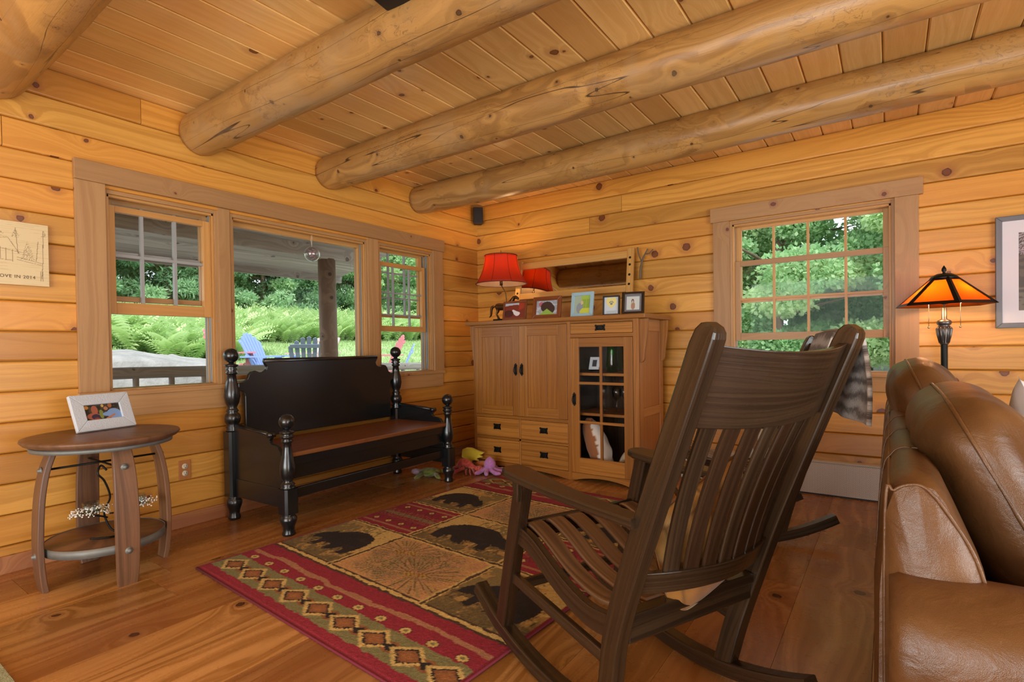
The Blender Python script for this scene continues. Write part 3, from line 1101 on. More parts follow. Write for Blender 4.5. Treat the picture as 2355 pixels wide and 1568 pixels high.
def crown(kind, H, W, n, seed):
    r = np.random.RandomState(seed)
    if kind == 'broad':
        nb = 46
        cz = H * (0.12 + 0.85 * r.rand(nb))
        rad_ = W * np.sin(np.clip(cz / H, 0.05, 0.97) * pi) ** 0.6 * (0.3 + 0.7 * r.rand(nb))
        th = r.rand(nb) * 2 * pi
        C_ = np.stack([rad_ * np.cos(th), rad_ * np.sin(th), cz], 1)
        br = 0.35 + 0.45 * r.rand(nb)
    else:
        nb = 120
        cz = H * (0.04 + 0.94 * r.rand(nb) ** 1.1)
        rad_ = W * (1 - cz / H) ** 0.8 * (0.35 + 0.65 * r.rand(nb))
        th = r.rand(nb) * 2 * pi
        C_ = np.stack([rad_ * np.cos(th), rad_ * np.sin(th), cz - 0.12 * rad_], 1)
        br = 0.22 + 0.26 * r.rand(nb)
    idx = r.randint(0, nb, n)
    d = r.normal(size=(n, 3))
    d /= np.linalg.norm(d, axis=1)[:, None]
    rr = br[idx][:, None] * (0.55 + 0.5 * r.rand(n, 1))
    sq = np.array([1.0, 1.0, 0.55])
    P = C_[idx] + d * rr * sq
    tone = r.rand(nb)
    T = np.clip(tone[idx] * 0.6 + 0.4 * r.rand(n), 0, 1)
    return P, d, T


def tree(name, kind, H, W, n, mat, lsize, asp, seed, label, loc, cat='tree', group=None):
    t = thing(name, label, cat, loc, 0, group)
    mb = MB()
    mb.tube([(0, 0, -0.5), (0.04, 0.02, H * 0.4), (0.0, 0.05, H * 0.9)], [0.05 * W, 0.035 * W, 0.01], 9)
    for i in range(9):
        a = i * 2.4 + seed
        z = H * (0.25 + 0.07 * i)
        mb.tube([(0, 0, z), (cos(a) * W * 0.35, sin(a) * W * 0.35, z + 0.25), (cos(a) * W * 0.65, sin(a) * W * 0.65, z + 0.4)], [0.022 * W, 0.012 * W, 0.004], 6)
    mb.build('trunk', 'bark', t)
    P, N_, T = crown(kind, H, W, n, seed)
    V, F = leaf_quads(P, N_, lsize, asp, seed + 1)
    raw('foliage', V, F, np.repeat(T, 4), mat, t)
    return t


TG = 'evergreens and shrubs behind the lawn'
ca = tree('pine_tree', 'spruce', 8.0, 2.6, 52000, 'needle', 0.13, 0.16, 11, 'dark pine tree at the left edge of the woods behind the ferns', (-14, 0.4, 0.6), group=TG)
cb = tree('leafy_tree', 'broad', 5.6, 2.3, 42000, 'leaf', 0.095, 0.34, 12, 'bright leafy tree behind the ferns in the middle window', (-13, 5.6, 0.7), group=TG)
sp_ = [(ca, -13.2, 2.4, 20, 0.85, 'pine tree with layered boughs left of the middle window'), (ca, -13.6, 4.0, 75, 1.0, 'soft green pine tree seen in the middle window'),
       (ca, -13.0, 7.6, 140, 0.9, 'pine tree just left of the porch post'), (ca, -14.0, 9.4, 200, 1.05, 'dark pine tree right of the porch post'),
       (cb, -12.5, -1.4, 50, 0.9, 'leafy tree above the granite ledge'), (ca, -13.5, -1.2, 260, 1.0, 'pine tree above the granite ledge'),
       (ca, -15.0, 11.8, 10, 1.1, 'pine tree far behind the narrow window'), (cb, -12.2, 11.0, 100, 1.0, 'leafy tree in the narrow window nearest the cabinet'),
       (ca, -15.6, 14.0, 60, 1.1, 'pine tree furthest right in the narrow window'), (cb, -13.2, 8.6, 190, 0.8, 'leafy tree behind the porch post'),
       (ca, -12.8, 5.0, 310, 0.8, 'short pine tree behind the grey-blue chair'), (cb, -14.5, 3.2, 250, 1.0, 'leafy tree behind the layered pine'),
       (ca, -17.5, 1.5, 33, 1.3, 'tall pine tree in the second row at the left'), (ca, -17.5, 6.5, 93, 1.3, 'tall pine tree in the second row at the middle'),
       (ca, -18.0, 11.0, 153, 1.35, 'tall pine tree in the second row at the right'), (ca, -17.5, -2.5, 213, 1.3, 'tall pine tree in the second row far left'),
       (ca, -18.5, 16.5, 273, 1.4, 'tall pine tree beyond the narrow window'), (cb, -14.5, 17.0, 20, 1.2, 'leafy tree at the far end of the lawn'),
       (ca, -14.4, 1.9, 44, 1.15, 'full pine tree between the two leftmost window panes'), (ca, -14.8, 5.6, 130, 1.25, 'broad pine tree under the porch eave')]
for o_, q_ in ((ca, (-20.8, 2.2)), (cb, (-19.4, 9.4))):
    o_.location = (q_[0], q_[1], gz(*q_) - 0.1)
    o_.scale = (1.3, 1.3, 1.3)
for o_, x_, y_, r_, s_, lb in sp_:
    x_, y_ = 3.48 + (x_ - 3.48) * 1.38, -4.31 + (y_ + 4.31) * 1.38
    dup(o_, (x_, y_, gz(x_, y_) - 0.1), rad(r_), lb, s_ * 1.35)
ma = tree('maple_tree', 'broad', 7.5, 2.7, 90000, 'leaf', 0.090, 0.36, 31, 'maple tree filling the left panes of the back window', (1.5, 8.3, -0.3), group='maples behind the back window')
for x_, y_, r_, s_, lb in ((4.4, 8.6, 80, 1.0, 'maple tree filling the right panes of the back window'), (-1.4, 9.6, 160, 1.05, 'maple tree past the left edge of the back window'), (3.0, 11.5, 240, 1.2, 'maple tree in the second row between the two nearest'),
                           (6.6, 10.5, 30, 1.1, 'maple tree past the right edge of the back window'), (0.0, 13.0, 120, 1.3, 'tall maple tree far back at the left of the back window'), (5.2, 14.0, 300, 1.4, 'tall maple tree far back at the right of the back window')):
    dup(ma, (x_, y_, -0.3), rad(r_), lb, s_)

# ferns, one mass nobody could count
V, F, T = [], [], []
r = np.random.RandomState(9)


def add_fern(x_, y_, sc, tone):
    z_ = gz(x_, y_)
    for q in range(9):
        a = r.rand() * 2 * pi
        L = (0.45 + 0.3 * r.rand()) * sc
        arch = 0.45 + 0.4 * r.rand()
        t0 = tone + 0.3 * r.rand()
        ca_, sa_ = cos(a), sin(a)
        prev = None
        for i in range(15):
            s1 = i / 15
            rr_ = L * s1 * (0.25 + 0.55 * s1)
            zz_ = L * 1.25 * s1 * (1 - arch * s1 * 0.7)
            px, py, pz = x_ + ca_ * rr_, y_ + sa_ * rr_, z_ + zz_
            wd = 0.11 * sc * sin(pi * min(1, 0.12 + s1 * 0.88)) + 0.01
            for sd_ in (-1, 1):
                o = len(V)
                V.extend([(px, py, pz), (px - sa_ * sd_ * wd + ca_ * wd * 0.35, py + ca_ * sd_ * wd + sa_ * wd * 0.35, pz - 0.02), (px + ca_ * L * 0.05, py + sa_ * L * 0.05, pz + L * 0.045)])
                F.append((o, o + 1, o + 2) if sd_ > 0 else (o, o + 2, o + 1))
                T.extend([t0, t0 + 0.15, t0])


for i in range(1500):
    y_ = -2.5 + r.rand() * 23
    x_ = -12.4 - r.rand() * 4.4
    if y_ < 3.2:
        x_ = -9.2 - r.rand() * 6 + min(0, (y_ - 1.5)) * 0.2
    add_fern(x_, y_, 1.1 + 0.7 * r.rand(), 0.1 + 0.4 * r.rand())
o = raw('fern_patch', V, F, np.clip(T, 0, 1), 'fern', kind='stuff')
tag(o, 'band of bright green ferns between the lawn and the woods', 'ferns')
# lawn grass
n = 42000
gx = -4.4 - R_.rand(n) * 9.5
gy = -3.0 + R_.rand(n) * 17
keep = ~((gx > -7) & (gy < 0.4) & (R_.rand(n) < 0.85))
gx, gy = gx[keep], gy[keep]
n = len(gx)
gzv = np.array([gz(a, b) for a, b in zip(gx, gy)])
a = R_.rand(n) * 2 * pi
h = 0.04 + 0.06 * R_.rand(n)
B0 = np.stack([gx, gy, gzv], 1)
dv = np.stack([np.cos(a), np.sin(a), np.zeros(n)], 1) * 0.012
V = np.stack([B0 - dv, B0 + dv, B0 + np.stack([np.sin(a) * h * 0.4, np.cos(a) * h * 0.4, h], 1)], 1).reshape(-1, 3)
o = raw('lawn_grass', V, np.arange(3 * n).reshape(-1, 3), np.repeat(R_.rand(n), 3), 'grass', kind='stuff')
tag(o, 'short sunlit grass of the lawn outside', 'grass')
# ---------------------------------------------------------------- black bench made from a bed
bn = thing('bench', 'black painted bench made from an old bed, brown plank seat, turned ball-topped posts', 'bench', (0.110, -2.605, 0), rad(1.9))
BL, BD = 1.405, 0.565
foot = [(0.033, 0), (0.037, 0.006), (0.037, 0.014), (0.031, 0.030), (0.033, 0.05), (0.046, 0.082), (0.047, 0.098), (0.039, 0.112), (0.036, 0.118), (0.042, 0.126)]


def bench_post(x_, y_, front):
    mb = MB()
    z1, z2 = (0.124, 0.268) if front else (0.146, 0.552)
    mb.lathe([(r, z * z1 / 0.126) for r, z in foot], (x_, y_, 0), 24)
    b, c_ = 0.043, 0.012
    oct_ = [(b - c_, -b), (b, -b + c_), (b, b - c_), (b - c_, b), (-b + c_, b), (-b, b - c_), (-b, -b + c_), (-b + c_, -b)]
    mb.prism([(x_ + p, y_ + q) for p, q in oct_], z1, z2, 'xy', 2)
    if front:
        pr = [(0.041, .268), (0.041, .274), (0.034, .281), (0.040, .290), (0.033, .298), (0.025, .308), (0.037, .332), (0.044, .365), (0.042, .40), (0.031, .45), (0.024, .50), (0.024, .525), (0.032, .533), (0.032, .541), (0.026, .548), (0.039, .560), (0.039, .567), (0.028, .574), (0.041, .585), (0.041, .591), (0.016, .598), (0.016, .606)]
        bz, br = 0.647, 0.0445
    else:
        pr = [(0.038, .552), (0.041, .560), (0.034, .568), (0.040, .578), (0.030, .588), (0.044, .610), (0.048, .635), (0.042, .658), (0.030, .670), (0.037, .680), (0.031, .690), (0.026, .700), (0.040, .730), (0.0475, .770), (0.044, .810), (0.032, .860), (0.025, .905), (0.034, .913), (0.034, .921), (0.026, .930), (0.040, .942), (0.028, .950), (0.041, .962), (0.041, .968), (0.016, .975), (0.016, .984)]
        bz, br = 1.026, 0.0455
    mb.lathe(pr, (x_, y_, 0), 28)
    o = mb.build('post', 'black', bn)
    MB().ball((x_, y_, bz), br, 28, 18).build('ball_finial', 'black', o)


for fx in (0, 1):
    for fy in (0, 1):
        bench_post(fx * BD, fy * BL, bool(fx))
half = [(0.035, 0.800), (0.035, 0.852), (0.070, 0.855), (0.095, 0.872), (0.108, 0.902), (0.125, 0.920), (0.150, 0.926), (0.178, 0.914), (0.205, 0.914), (0.226, 0.928), (0.232, 0.948), (0.222, 0.962), (0.214, 0.978), (0.222, 0.992)]
poly = [(0.078, 0.49), (0.078, 0.765), (0.072, 0.785), (0.058, 0.798)] + half
poly = poly + [(BL - a, b) for a, b in reversed(poly)]
mb = MB()
mb.prism(poly, -0.014, 0.014, 'yz', 1)
o = mb.build('headboard', 'black', bn, bevel=0.004)
MB().tube([(0, 0.216, 0.986), (0, BL - 0.216, 0.986)], 0.017, 14).build('top_moulding', 'black', o)
for sy in (0.126, BL - 0.126):
    pass
side = [(0.04, 0.155), (0.04, 0.592), (0.10, 0.582), (0.30, 0.572), (0.405, 0.566), (0.425, 0.558), (0.420, 0.540), (0.408, 0.524), (0.424, 0.508), (0.462, 0.504), (0.492, 0.494), (0.512, 0.470), (0.520, 0.452), (0.528, 0.440), (0.528, 0.145)]
for yy_ in (0, BL):
    o = MB().prism(side, yy_ - 0.011, yy_ + 0.011, 'xz', 0).build('side_panel', 'black', bn, bevel=0.003)
    mb = MB()
    for dz in (-0.010, 0.0, 0.010):
        mb.tube([(0.05, yy_ + dz * 1.2, 0.592 - abs(dz) * 0.3), (0.41, yy_ + dz * 1.2, 0.567 - abs(dz) * 0.3)], 0.0075, 8)
    mb.tube([(0.412, yy_ - 0.022, 0.560), (0.412, yy_ + 0.022, 0.560)], 0.017, 16)
    mb.build('scroll_arm', 'black', o)
    MB().box(0.045, 0.525, yy_ - 0.016, yy_ + 0.016, 0.150, 0.262, 0).build('side_rail', 'black', o, bevel=0.004)
MB().box(0.018, 0.572, 0.013, BL - 0.013, 0.440, 0.466, 1).build('seat', 'bench_seat', bn, bevel=0.004)
MB().box(0.545, 0.562, 0.04, BL - 0.04, 0.388, 0.440, 1).build('apron', 'black', bn, bevel=0.003)
MB().box(0.515, 0.540, 0.02, BL - 0.02, 0.306, 0.440, 1).build('under_rail', 'black', bn, bevel=0.003)
MB().box(0.020, 0.045, 0.04, BL - 0.04, 0.330, 0.440, 1).build('rear_rail', 'black', bn, bevel=0.003)
MB().box(0.535, 0.556, 0.04, BL - 0.04, 0.196, 0.256, 1).build('front_stretcher', 'black', bn, bevel=0.004)

# ---------------------------------------------------------------- barrel side table
TX, TY, TZ = 0.405, -3.365, 0.668
st = thing('side_table', 'round side table made of wine barrel staves with a lower shelf', 'table', (TX, TY, 0), 0)
MB().lathe([(0.268, TZ - 0.036), (0.300, TZ - 0.022), (0.312, TZ - 0.008), (0.309, TZ), (0.285, TZ + 0.002), (0.0001, TZ + 0.002)], seg=64, sx=1.04, sy=0.98).build('tabletop', 'stave', st, fix=True)
MB().ring([(0.262, TZ - 0.052), (0.274, TZ - 0.052), (0.276, TZ - 0.034), (0.262, TZ - 0.034)], seg=64).build('top_band', 'steel', st)
MB().lathe([(0.0001, 0.152), (0.232, 0.152), (0.232, 0.186), (0.0001, 0.186)], seg=64).build('lower_shelf', 'stave', st, bevel=0.002)
MB().ring([(0.2325, 0.150), (0.2355, 0.150), (0.2355, 0.188), (0.2325, 0.188)], seg=64).build('shelf_band', 'steel', st)
for k in range(4):
    a = k * pi / 2
    rr = [(0.198, 0.617), (0.226, 0.53), (0.244, 0.42), (0.2525, 0.29), (0.254, 0.17), (0.247, 0.06), (0.238, 0.0)]
    pts = [(cos(a) * r_, sin(a) * r_, z_) for r_, z_ in spline([(p[0], p[1], 0) for p in rr], 4) for r_, z_ in ((r_, z_),)] if False else None
    sp2 = spline([(p[0], p[1], 0) for p in rr], 4)
    pts = [(cos(a) * p.x, sin(a) * p.x, p.y) for p in sp2]
    n = len(pts)
    scl = [((0.86 + 0.22 * sin(pi * min(1, i / (n - 1) * 1.0))), 1.0) for i in range(n)]
    o = MB().sweep(pts, rrect(0.088, 0.024, 0.003, 1), up=(cos(a), sin(a), 0), scale=scl).build('leg', 'stave', st, bevel=0.0015)
    mb = MB()
    for r_, z_ in ((0.2405, 0.535), (0.268, 0.160)):
        T = Matrix.Translation((cos(a) * (r_ - 0.004), sin(a) * (r_ - 0.004), z_)) @ Matrix.Rotation(a, 4, 'Z') @ Matrix.Rotation(pi / 2, 4, 'Y')
        mb.lathe([(0.0001, 0), (0.016, 0), (0.016, 0.003), (0.009, 0.004), (0.009, 0.010), (0.006, 0.014), (0.0001, 0.015)], seg=16, Mx=T)
    mb.build('bolt', 'steel', o)
mb = MB().tube([(0, -0.235, 0.535), (0, 0.235, 0.535)], 0.005, 8)
mb.build('tie_rod', 'iron', st)
MB().tube([(-0.235, 0, 0.526), (0.235, 0, 0.526)], 0.005, 8).build('tie_rod', 'iron', st)


def people_pic(a, b):
    def inr(cx_, cy_, rx_, ry_):
        return ((a - cx_) / rx_) ** 2 + ((b - cy_) / ry_) ** 2 < 1
    c = srgb('#2E2A26')
    if mnoise.noise(Vector((a * 9, b * 7, 1))) > 0.15:
        c = srgb('#4A4436')
    if inr(0.07, 0.85, 0.06, 0.12):
        c = srgb('#C98A3E')
    if inr(0.52, 0.9, 0.04, 0.1):
        c = srgb('#C9A45A')
    if inr(0.73, 0.88, 0.06, 0.14):
        c = srgb('#A5683C')
    if inr(0.28, 0.65, 0.09, 0.3) or inr(0.22, 0.25, 0.18, 0.22):
        c = srgb('#A5604C')
    if inr(0.28, 0.2, 0.12, 0.18):
        c = srgb('#3A3048')
    if inr(0.45, 0.35, 0.06, 0.3):
        c = srgb('#7C8A4A')
    if inr(0.60, 0.70, 0.06, 0.12):
        c = srgb('#B0785A')
    if inr(0.80, 0.32, 0.2, 0.34) or inr(0.62, 0.32, 0.14, 0.14) or inr(0.92, 0.2, 0.12, 0.3):
        c = srgb('#7FA0D2')
    if abs(b - (0.05 + (a - 0.6) * 0.9)) < 0.06 and 0.55 < a < 0.82:
        c = srgb('#B5785A')
    if inr(0.30, 0.05, 0.08, 0.09):
        c = srgb('#8E4436')
    return c


def picture_frame(name, label, cat, loc, rz, w_, h_, bw, th, lean, fmat, pic, nx=60, ny=45, inner=None, group=None, stand=True, extra=None):
    """front faces local -y, bottom edge at loc, leaning back by lean degrees"""
    t = thing(name, label, cat, loc, rz, group)
    L_ = Matrix.Rotation(-rad(lean), 4, 'X')
    mb = MB()
    for poly in ([(-w_ / 2, 0), (w_ / 2, 0), (w_ / 2 - bw, bw), (-w_ / 2 + bw, bw)], [(-w_ / 2, h_), (-w_ / 2 + bw, h_ - bw), (w_ / 2 - bw, h_ - bw), (w_ / 2, h_)]):
        mb.prism(poly, -th / 2, th / 2, 'xz', 0, L_)
    for poly in ([(-w_ / 2, 0), (-w_ / 2 + bw, bw), (-w_ / 2 + bw, h_ - bw), (-w_ / 2, h_)], [(w_ / 2, 0), (w_ / 2, h_), (w_ / 2 - bw, h_ - bw), (w_ / 2 - bw, bw)]):
        mb.prism(poly, -th / 2, th / 2, 'xz', 2, L_)
    mb.build('frame', fmat, t, bevel=min(0.003, th * 0.2))
    MB().box(-w_ / 2 + bw * 0.6, w_ / 2 - bw * 0.6, 0.0, th * 0.4, bw * 0.6, h_ - bw * 0.6, 0, L_).build('backing_board', 'blackplastic', t)
    iw, ih = w_ - 2 * bw, h_ - 2 * bw
    if inner:
        imat, ib = inner
        mb = MB()
        y0_, y1_ = -th * 0.15, -0.0002
        mb.box(-iw / 2, iw / 2, y0_, y1_, bw, bw + ib, 0, L_)
        mb.box(-iw / 2, iw / 2, y0_, y1_, h_ - bw - ib, h_ - bw, 0, L_)
        mb.box(-iw / 2, -iw / 2 + ib, y0_, y1_, bw + ib, h_ - bw - ib, 2, L_)
        mb.box(iw / 2 - ib, iw / 2, y0_, y1_, bw + ib, h_ - bw - ib, 2, L_)
        mb.build('mat_border', imat, t)
        iw, ih = iw - 2 * ib, ih - 2 * ib
    paint_panel('picture', iw, ih, nx, ny, pic, t, L_ @ Matrix.Translation((0, -0.0006 - 0.0, h_ / 2)))
    if stand:
        MB().box(-0.02, 0.02, -0.002, 0.002, 0, h_ * 0.72, 2, Matrix.Translation((0, th * 0.4 + 0.008 + h_ * 0.0, h_ * 0.0)) @ Matrix.Translation((0, sin(rad(lean)) * h_ * 0.72 + h_ * 0.28, 0.0)) @ Matrix.Rotation(rad(lean + 2) * 0.6 + 0.25, 4, 'X')).build('easel_back', 'blackplastic', t)
    return t


picture_frame('picture_frame', 'white textured picture frame with a photo of people, standing on the barrel table', 'picture frame', (0.300, -3.318, TZ + 0.006), rad(105) - pi + pi * 1.0 - rad(1), 0.272, 0.186, 0.054, 0.020, 22, 'white_frame', people_pic, 110, 66)

# candle tree and baby's breath
ch = thing('candle_stand', 'black bent wire stand on the lower shelf holding two glass cups', 'candle stand', (0.44, -3.36, 0.186), 0)
MB().tube(spline([(0.03, -0.09, 0.012), (0.06, -0.02, 0.006), (0.03, 0.03, 0.006), (0.00, 0.0, 0.03), (-0.015, -0.02, 0.11), (0.0, 0.0, 0.18), (0.0, -0.02, 0.26), (0.0, -0.045, 0.30), (-0.01, -0.03, 0.335), (0.0, -0.01, 0.31)], 7), 0.0045, 8).build('stem', 'iron', ch)
MB().tube(spline([(-0.005, -0.01, 0.085), (0.0, -0.04, 0.10), (0.0, -0.075, 0.112)], 5), 0.004, 8).build('arm', 'iron', ch)
MB().tube(spline([(-0.01, 0.0, 0.10), (0.0, 0.05, 0.10), (0.0, 0.112, 0.104)], 5), 0.004, 8).build('arm', 'iron', ch)
M['petal'] = plain('tiny_white_petals', '#E8E2D8', 0.8)
M['stemgreen'] = plain('thin_green_stems', '#5E6B3C', 0.7)


def posy(loc, seed, lab1, lab2):
    c = thing('glass_cup', lab1, 'glass cup', loc, 0, 'glass cups on the wire stand')
    MB().lathe([(0.0001, 0.0), (0.020, 0.0), (0.028, 0.02), (0.033, 0.06), (0.031, 0.06), (0.026, 0.022), (0.018, 0.004), (0.0001, 0.004)], seg=24).build('bowl', 'clear_glass', c)
    MB().ring([(0.029, 0.0), (0.032, 0.0), (0.032, 0.003), (0.029, 0.003)], (0, 0, 0.020), 20).build('holder_ring', 'iron', c)
    f = thing('flowers', lab2, 'flowers', loc, 0, "sprigs of baby's breath")
    r = random.Random(seed)
    mb, sm_ = MB(), MB()
    for i in range(170):
        a = r.random() * 2 * pi
        q = r.random() ** 0.5 * 0.085
        z_ = 0.012 + 0.035 * r.random() - q * 0.15
        p = Vector((cos(a) * max(q, 0.036) * 0.6, sin(a) * max(q, 0.036), z_))
        mb.ball(p, 0.0026 + r.random() * 0.0018, 5, 4)
        if i % 3 == 0:
            sm_.tube([(cos(a) * 0.034, sin(a) * 0.034, 0.010), p], 0.0006, 4)
    mb.build('blossoms', 'petal', f, kind='stuff')
    sm_.build('stems', 'stemgreen', f)


posy((0.44, -3.435, 0.299), 1, 'clear glass cup on the left arm of the wire stand', "white baby's breath round the cup left of the front leg")
posy((0.44, -3.245, 0.292), 2, 'clear glass cup on the right arm of the wire stand', "white baby's breath round the cup right of the front leg")


# outlets
def outlet(label, loc, rz):
    o = thing('wall_outlet', label, 'outlet', loc, rz)
    MB().box(-0.035, 0.035, -0.006, 0.0, -0.057, 0.057, 2).build('cover_plate', 'plate', o, bevel=0.003)
    for z_ in (-0.021, 0.021):
        q = MB().lathe([(0.0001, 0), (0.0165, 0), (0.0165, 0.0025), (0.0001, 0.003)], seg=20, Mx=Matrix.Translation((0, -0.006, z_)) @ Matrix.Rotation(pi / 2, 4, 'X')).build('socket', 'ivory', o)
        mb = MB()
        mb.box(-0.0075, -0.0055, -0.0095, -0.0085, z_ - 0.001, z_ + 0.008, 2)
        mb.box(0.0055, 0.0075, -0.0095, -0.0085, z_ - 0.001, z_ + 0.008, 2)
        mb.box(-0.002, 0.002, -0.0095, -0.0085, z_ - 0.010, z_ - 0.006, 2)
        mb.build('slots', 'blackplastic', q)


outlet('double outlet with a tan wooden plate on the wall between table and bench', (0.0, -2.843, 0.343), pi / 2)
outlet('outlet low on the back wall beside the cabinet', (2.035, 0.0, 0.335), 0)

# ---------------------------------------------------------------- cabinet
CX0, CY0 = 0.456, -0.630
cb_ = thing('cabinet', 'large oak mission style cabinet with two panelled doors and one glass door', 'cabinet', (CX0, CY0, 0), 0)
W_, D_, H_ = 1.527, 0.50, 1.250
B = MB
B().box(0, 0.022, 0.02, D_, 0.03, H_, 2).build('side_wall', 'oak_side', cb_)
B().box(W_ - 0.022, W_, 0.02, D_, 0.03, H_, 2).build('side_wall', 'oak_side', cb_)
B().box(0.94, 0.962, 0.02, D_ - 0.012, 0.06, H_, 2).build('divider', 'oak', cb_)
B().box(0.022, W_ - 0.022, D_ - 0.012, D_, 0.06, H_, 2).build('back_panel', 'rocker', cb_)  # dark wood here puts the shade of the interior into the colour
B().box(0.964, 0.968, 0.05, D_ - 0.014, 0.08, H_ - 0.01, 2).box(W_ - 0.026, W_ - 0.022, 0.05, D_ - 0.014, 0.08, H_ - 0.01, 2).build('interior_shade', 'rocker', cb_)  # dark sheets added to shade the inside of the cabinet by colour
B().box(0.022, W_ - 0.022, 0.02, D_ - 0.012, 0.055, 0.075, 0).build('bottom_board', 'oak', cb_)
B().box(-0.075, W_ + 0.072, -0.032, D_ + 0.02, H_, 1.284, 0).build('top_board', 'oak', cb_, bevel=0.006)
B().box(0.964, W_ - 0.024, 0.07, D_ - 0.014, 0.822, 0.842, 0).build('shelf', 'oak', cb_)
B().box(0.964, W_ - 0.024, 0.07, D_ - 0.014, 0.508, 0.528, 0).build('shelf', 'oak', cb_)
# end panel framing on the visible right side
mb = B()
mb.box(W_, W_ + 0.010, 0.02, 0.085, 0.0, H_, 2)
mb.box(W_, W_ + 0.010, D_ - 0.065, D_, 0.0, H_, 2)
mb.box(W_, W_ + 0.010, 0.085, D_ - 0.065, 1.16, H_, 1)
mb.box(W_, W_ + 0.010, 0.085, D_ - 0.065, 0.52, 0.585, 1)
mb.box(W_, W_ + 0.010, 0.085, D_ - 0.065, 0.05, 0.13, 1)
mb.build('end_frame', 'oak_side', cb_, bevel=0.0015)
mb = B()
mb.box(-0.010, 0, 0.02, 0.085, 0.0, H_, 2)
mb.box(-0.010, 0, D_ - 0.065, D_, 0.0, H_, 2)
mb.box(-0.010, 0, 0.085, D_ - 0.065, 1.16, H_, 1)
mb.build('end_frame', 'oak_side', cb_, bevel=0.0015)
# face frame
for x0, x1 in ((-0.010, 0.014), (0.944, 0.972), (W_ - 0.034, W_ + 0.010)):
    B().box(x0, x1, 0.0, 0.022, 0.0, H_, 2).build('stile', 'oak', cb_, bevel=0.0012)
for x0, x1, z0, z1 in ((0.014, 0.944, 1.232, H_), (0.014, 0.944, 0.446, 0.470), (0.014, 0.944, 0.262, 0.282), (0.972, W_ - 0.034, 1.232, H_), (0.972, W_ - 0.034, 1.120, 1.148)):
    B().box(x0, x1, 0.0, 0.022, z0, z1, 0).build('rail', 'oak', cb_, bevel=0.0012)
B().box(0.474, 0.492, 0.0, 0.022, 0.06, 0.446, 2).build('drawer_divider', 'oak', cb_, bevel=0.0012)
for x0, x1 in ((0.014, 0.944), (0.972, W_ - 0.034)):
    pl = [(x0, 0.064), (x0, 0.0)] + [(x0 + 0.04 + (x1 - x0 - 0.08) * i / 14, 0.006 + 0.030 * sin(pi * i / 14) ** 0.7) for i in range(15)] + [(x1, 0.0), (x1, 0.064)]
    B().prism(pl, 0.003, 0.022, 'xz', 0).build('toe_rail', 'oak', cb_, bevel=0.001)


def bail_pull(par, x_, y_, z_, w2=0.034, h2=0.022):
    """front faces -y"""
    mb = B()
    mb.box(x_ - w2, x_ + w2, y_ - 0.003, y_, z_ - h2, z_ + h2, 0)
    mb.box(x_ - w2 - 0.004, x_ - w2 + 0.008, y_ - 0.0045, y_, z_ + h2 - 0.011, z_ + h2 + 0.003, 0)
    mb.box(x_ + w2 - 0.008, x_ + w2 + 0.004, y_ - 0.0045, y_, z_ + h2 - 0.011, z_ + h2 + 0.003, 0)
    mb.box(x_ - w2 - 0.004, x_ - w2 + 0.008, y_ - 0.0045, y_, z_ - h2 - 0.003, z_ - h2 + 0.011, 0)
    mb.box(x_ + w2 - 0.008, x_ + w2 + 0.004, y_ - 0.0045, y_, z_ - h2 - 0.003, z_ - h2 + 0.011, 0)
    for s in (-1, 1):
        mb.ball((x_ + s * w2 * 0.62, y_ - 0.008, z_ + h2 * 0.35), 0.006, 10, 6)
    mb.tube(spline([(x_ - w2 * 0.62, y_ - 0.011, z_ + h2 * 0.35), (x_ - w2 * 0.72, y_ - 0.016, z_ - h2 * 0.25), (x_ - w2 * 0.3, y_ - 0.018, z_ - h2 * 0.75), (x_ + w2 * 0.3, y_ - 0.018, z_ - h2 * 0.75), (x_ + w2 * 0.72, y_ - 0.016, z_ - h2 * 0.25), (x_ + w2 * 0.62, y_ - 0.011, z_ + h2 * 0.35)], 5), 0.0032, 8)
    return mb.build('handle', 'iron', par)


def drop_pull(par, x_, y_, z_):
    mb = B()
    for s in (-1, 1):
        mb.box(x_ - 0.006, x_ + 0.006, y_ - 0.003, y_, z_ + s * 0.030, z_ + s * 0.052, 2)
        mb.box(x_ - 0.014, x_ + 0.014, y_ - 0.004, y_, z_ + s * 0.036 - 0.006, z_ + s * 0.036 + 0.006, 0)
    mb.box(x_ - 0.012, x_ + 0.012, y_ - 0.003, y_, z_ - 0.034, z_ + 0.034, 2)
    mb.tube(spline([(x_ - 0.010, y_ - 0.008, z_ + 0.026), (x_ - 0.014, y_ - 0.014, z_ - 0.01), (x_, y_ - 0.016, z_ - 0.032), (x_ + 0.014, y_ - 0.014, z_ - 0.01), (x_ + 0.010, y_ - 0.008, z_ + 0.026), (x_ - 0.010, y_ - 0.008, z_ + 0.026)], 5), 0.0032, 8)
    mb.ball((x_, y_ - 0.010, z_ + 0.028), 0.007, 10, 6)
    return mb.build('handle', 'iron', par)


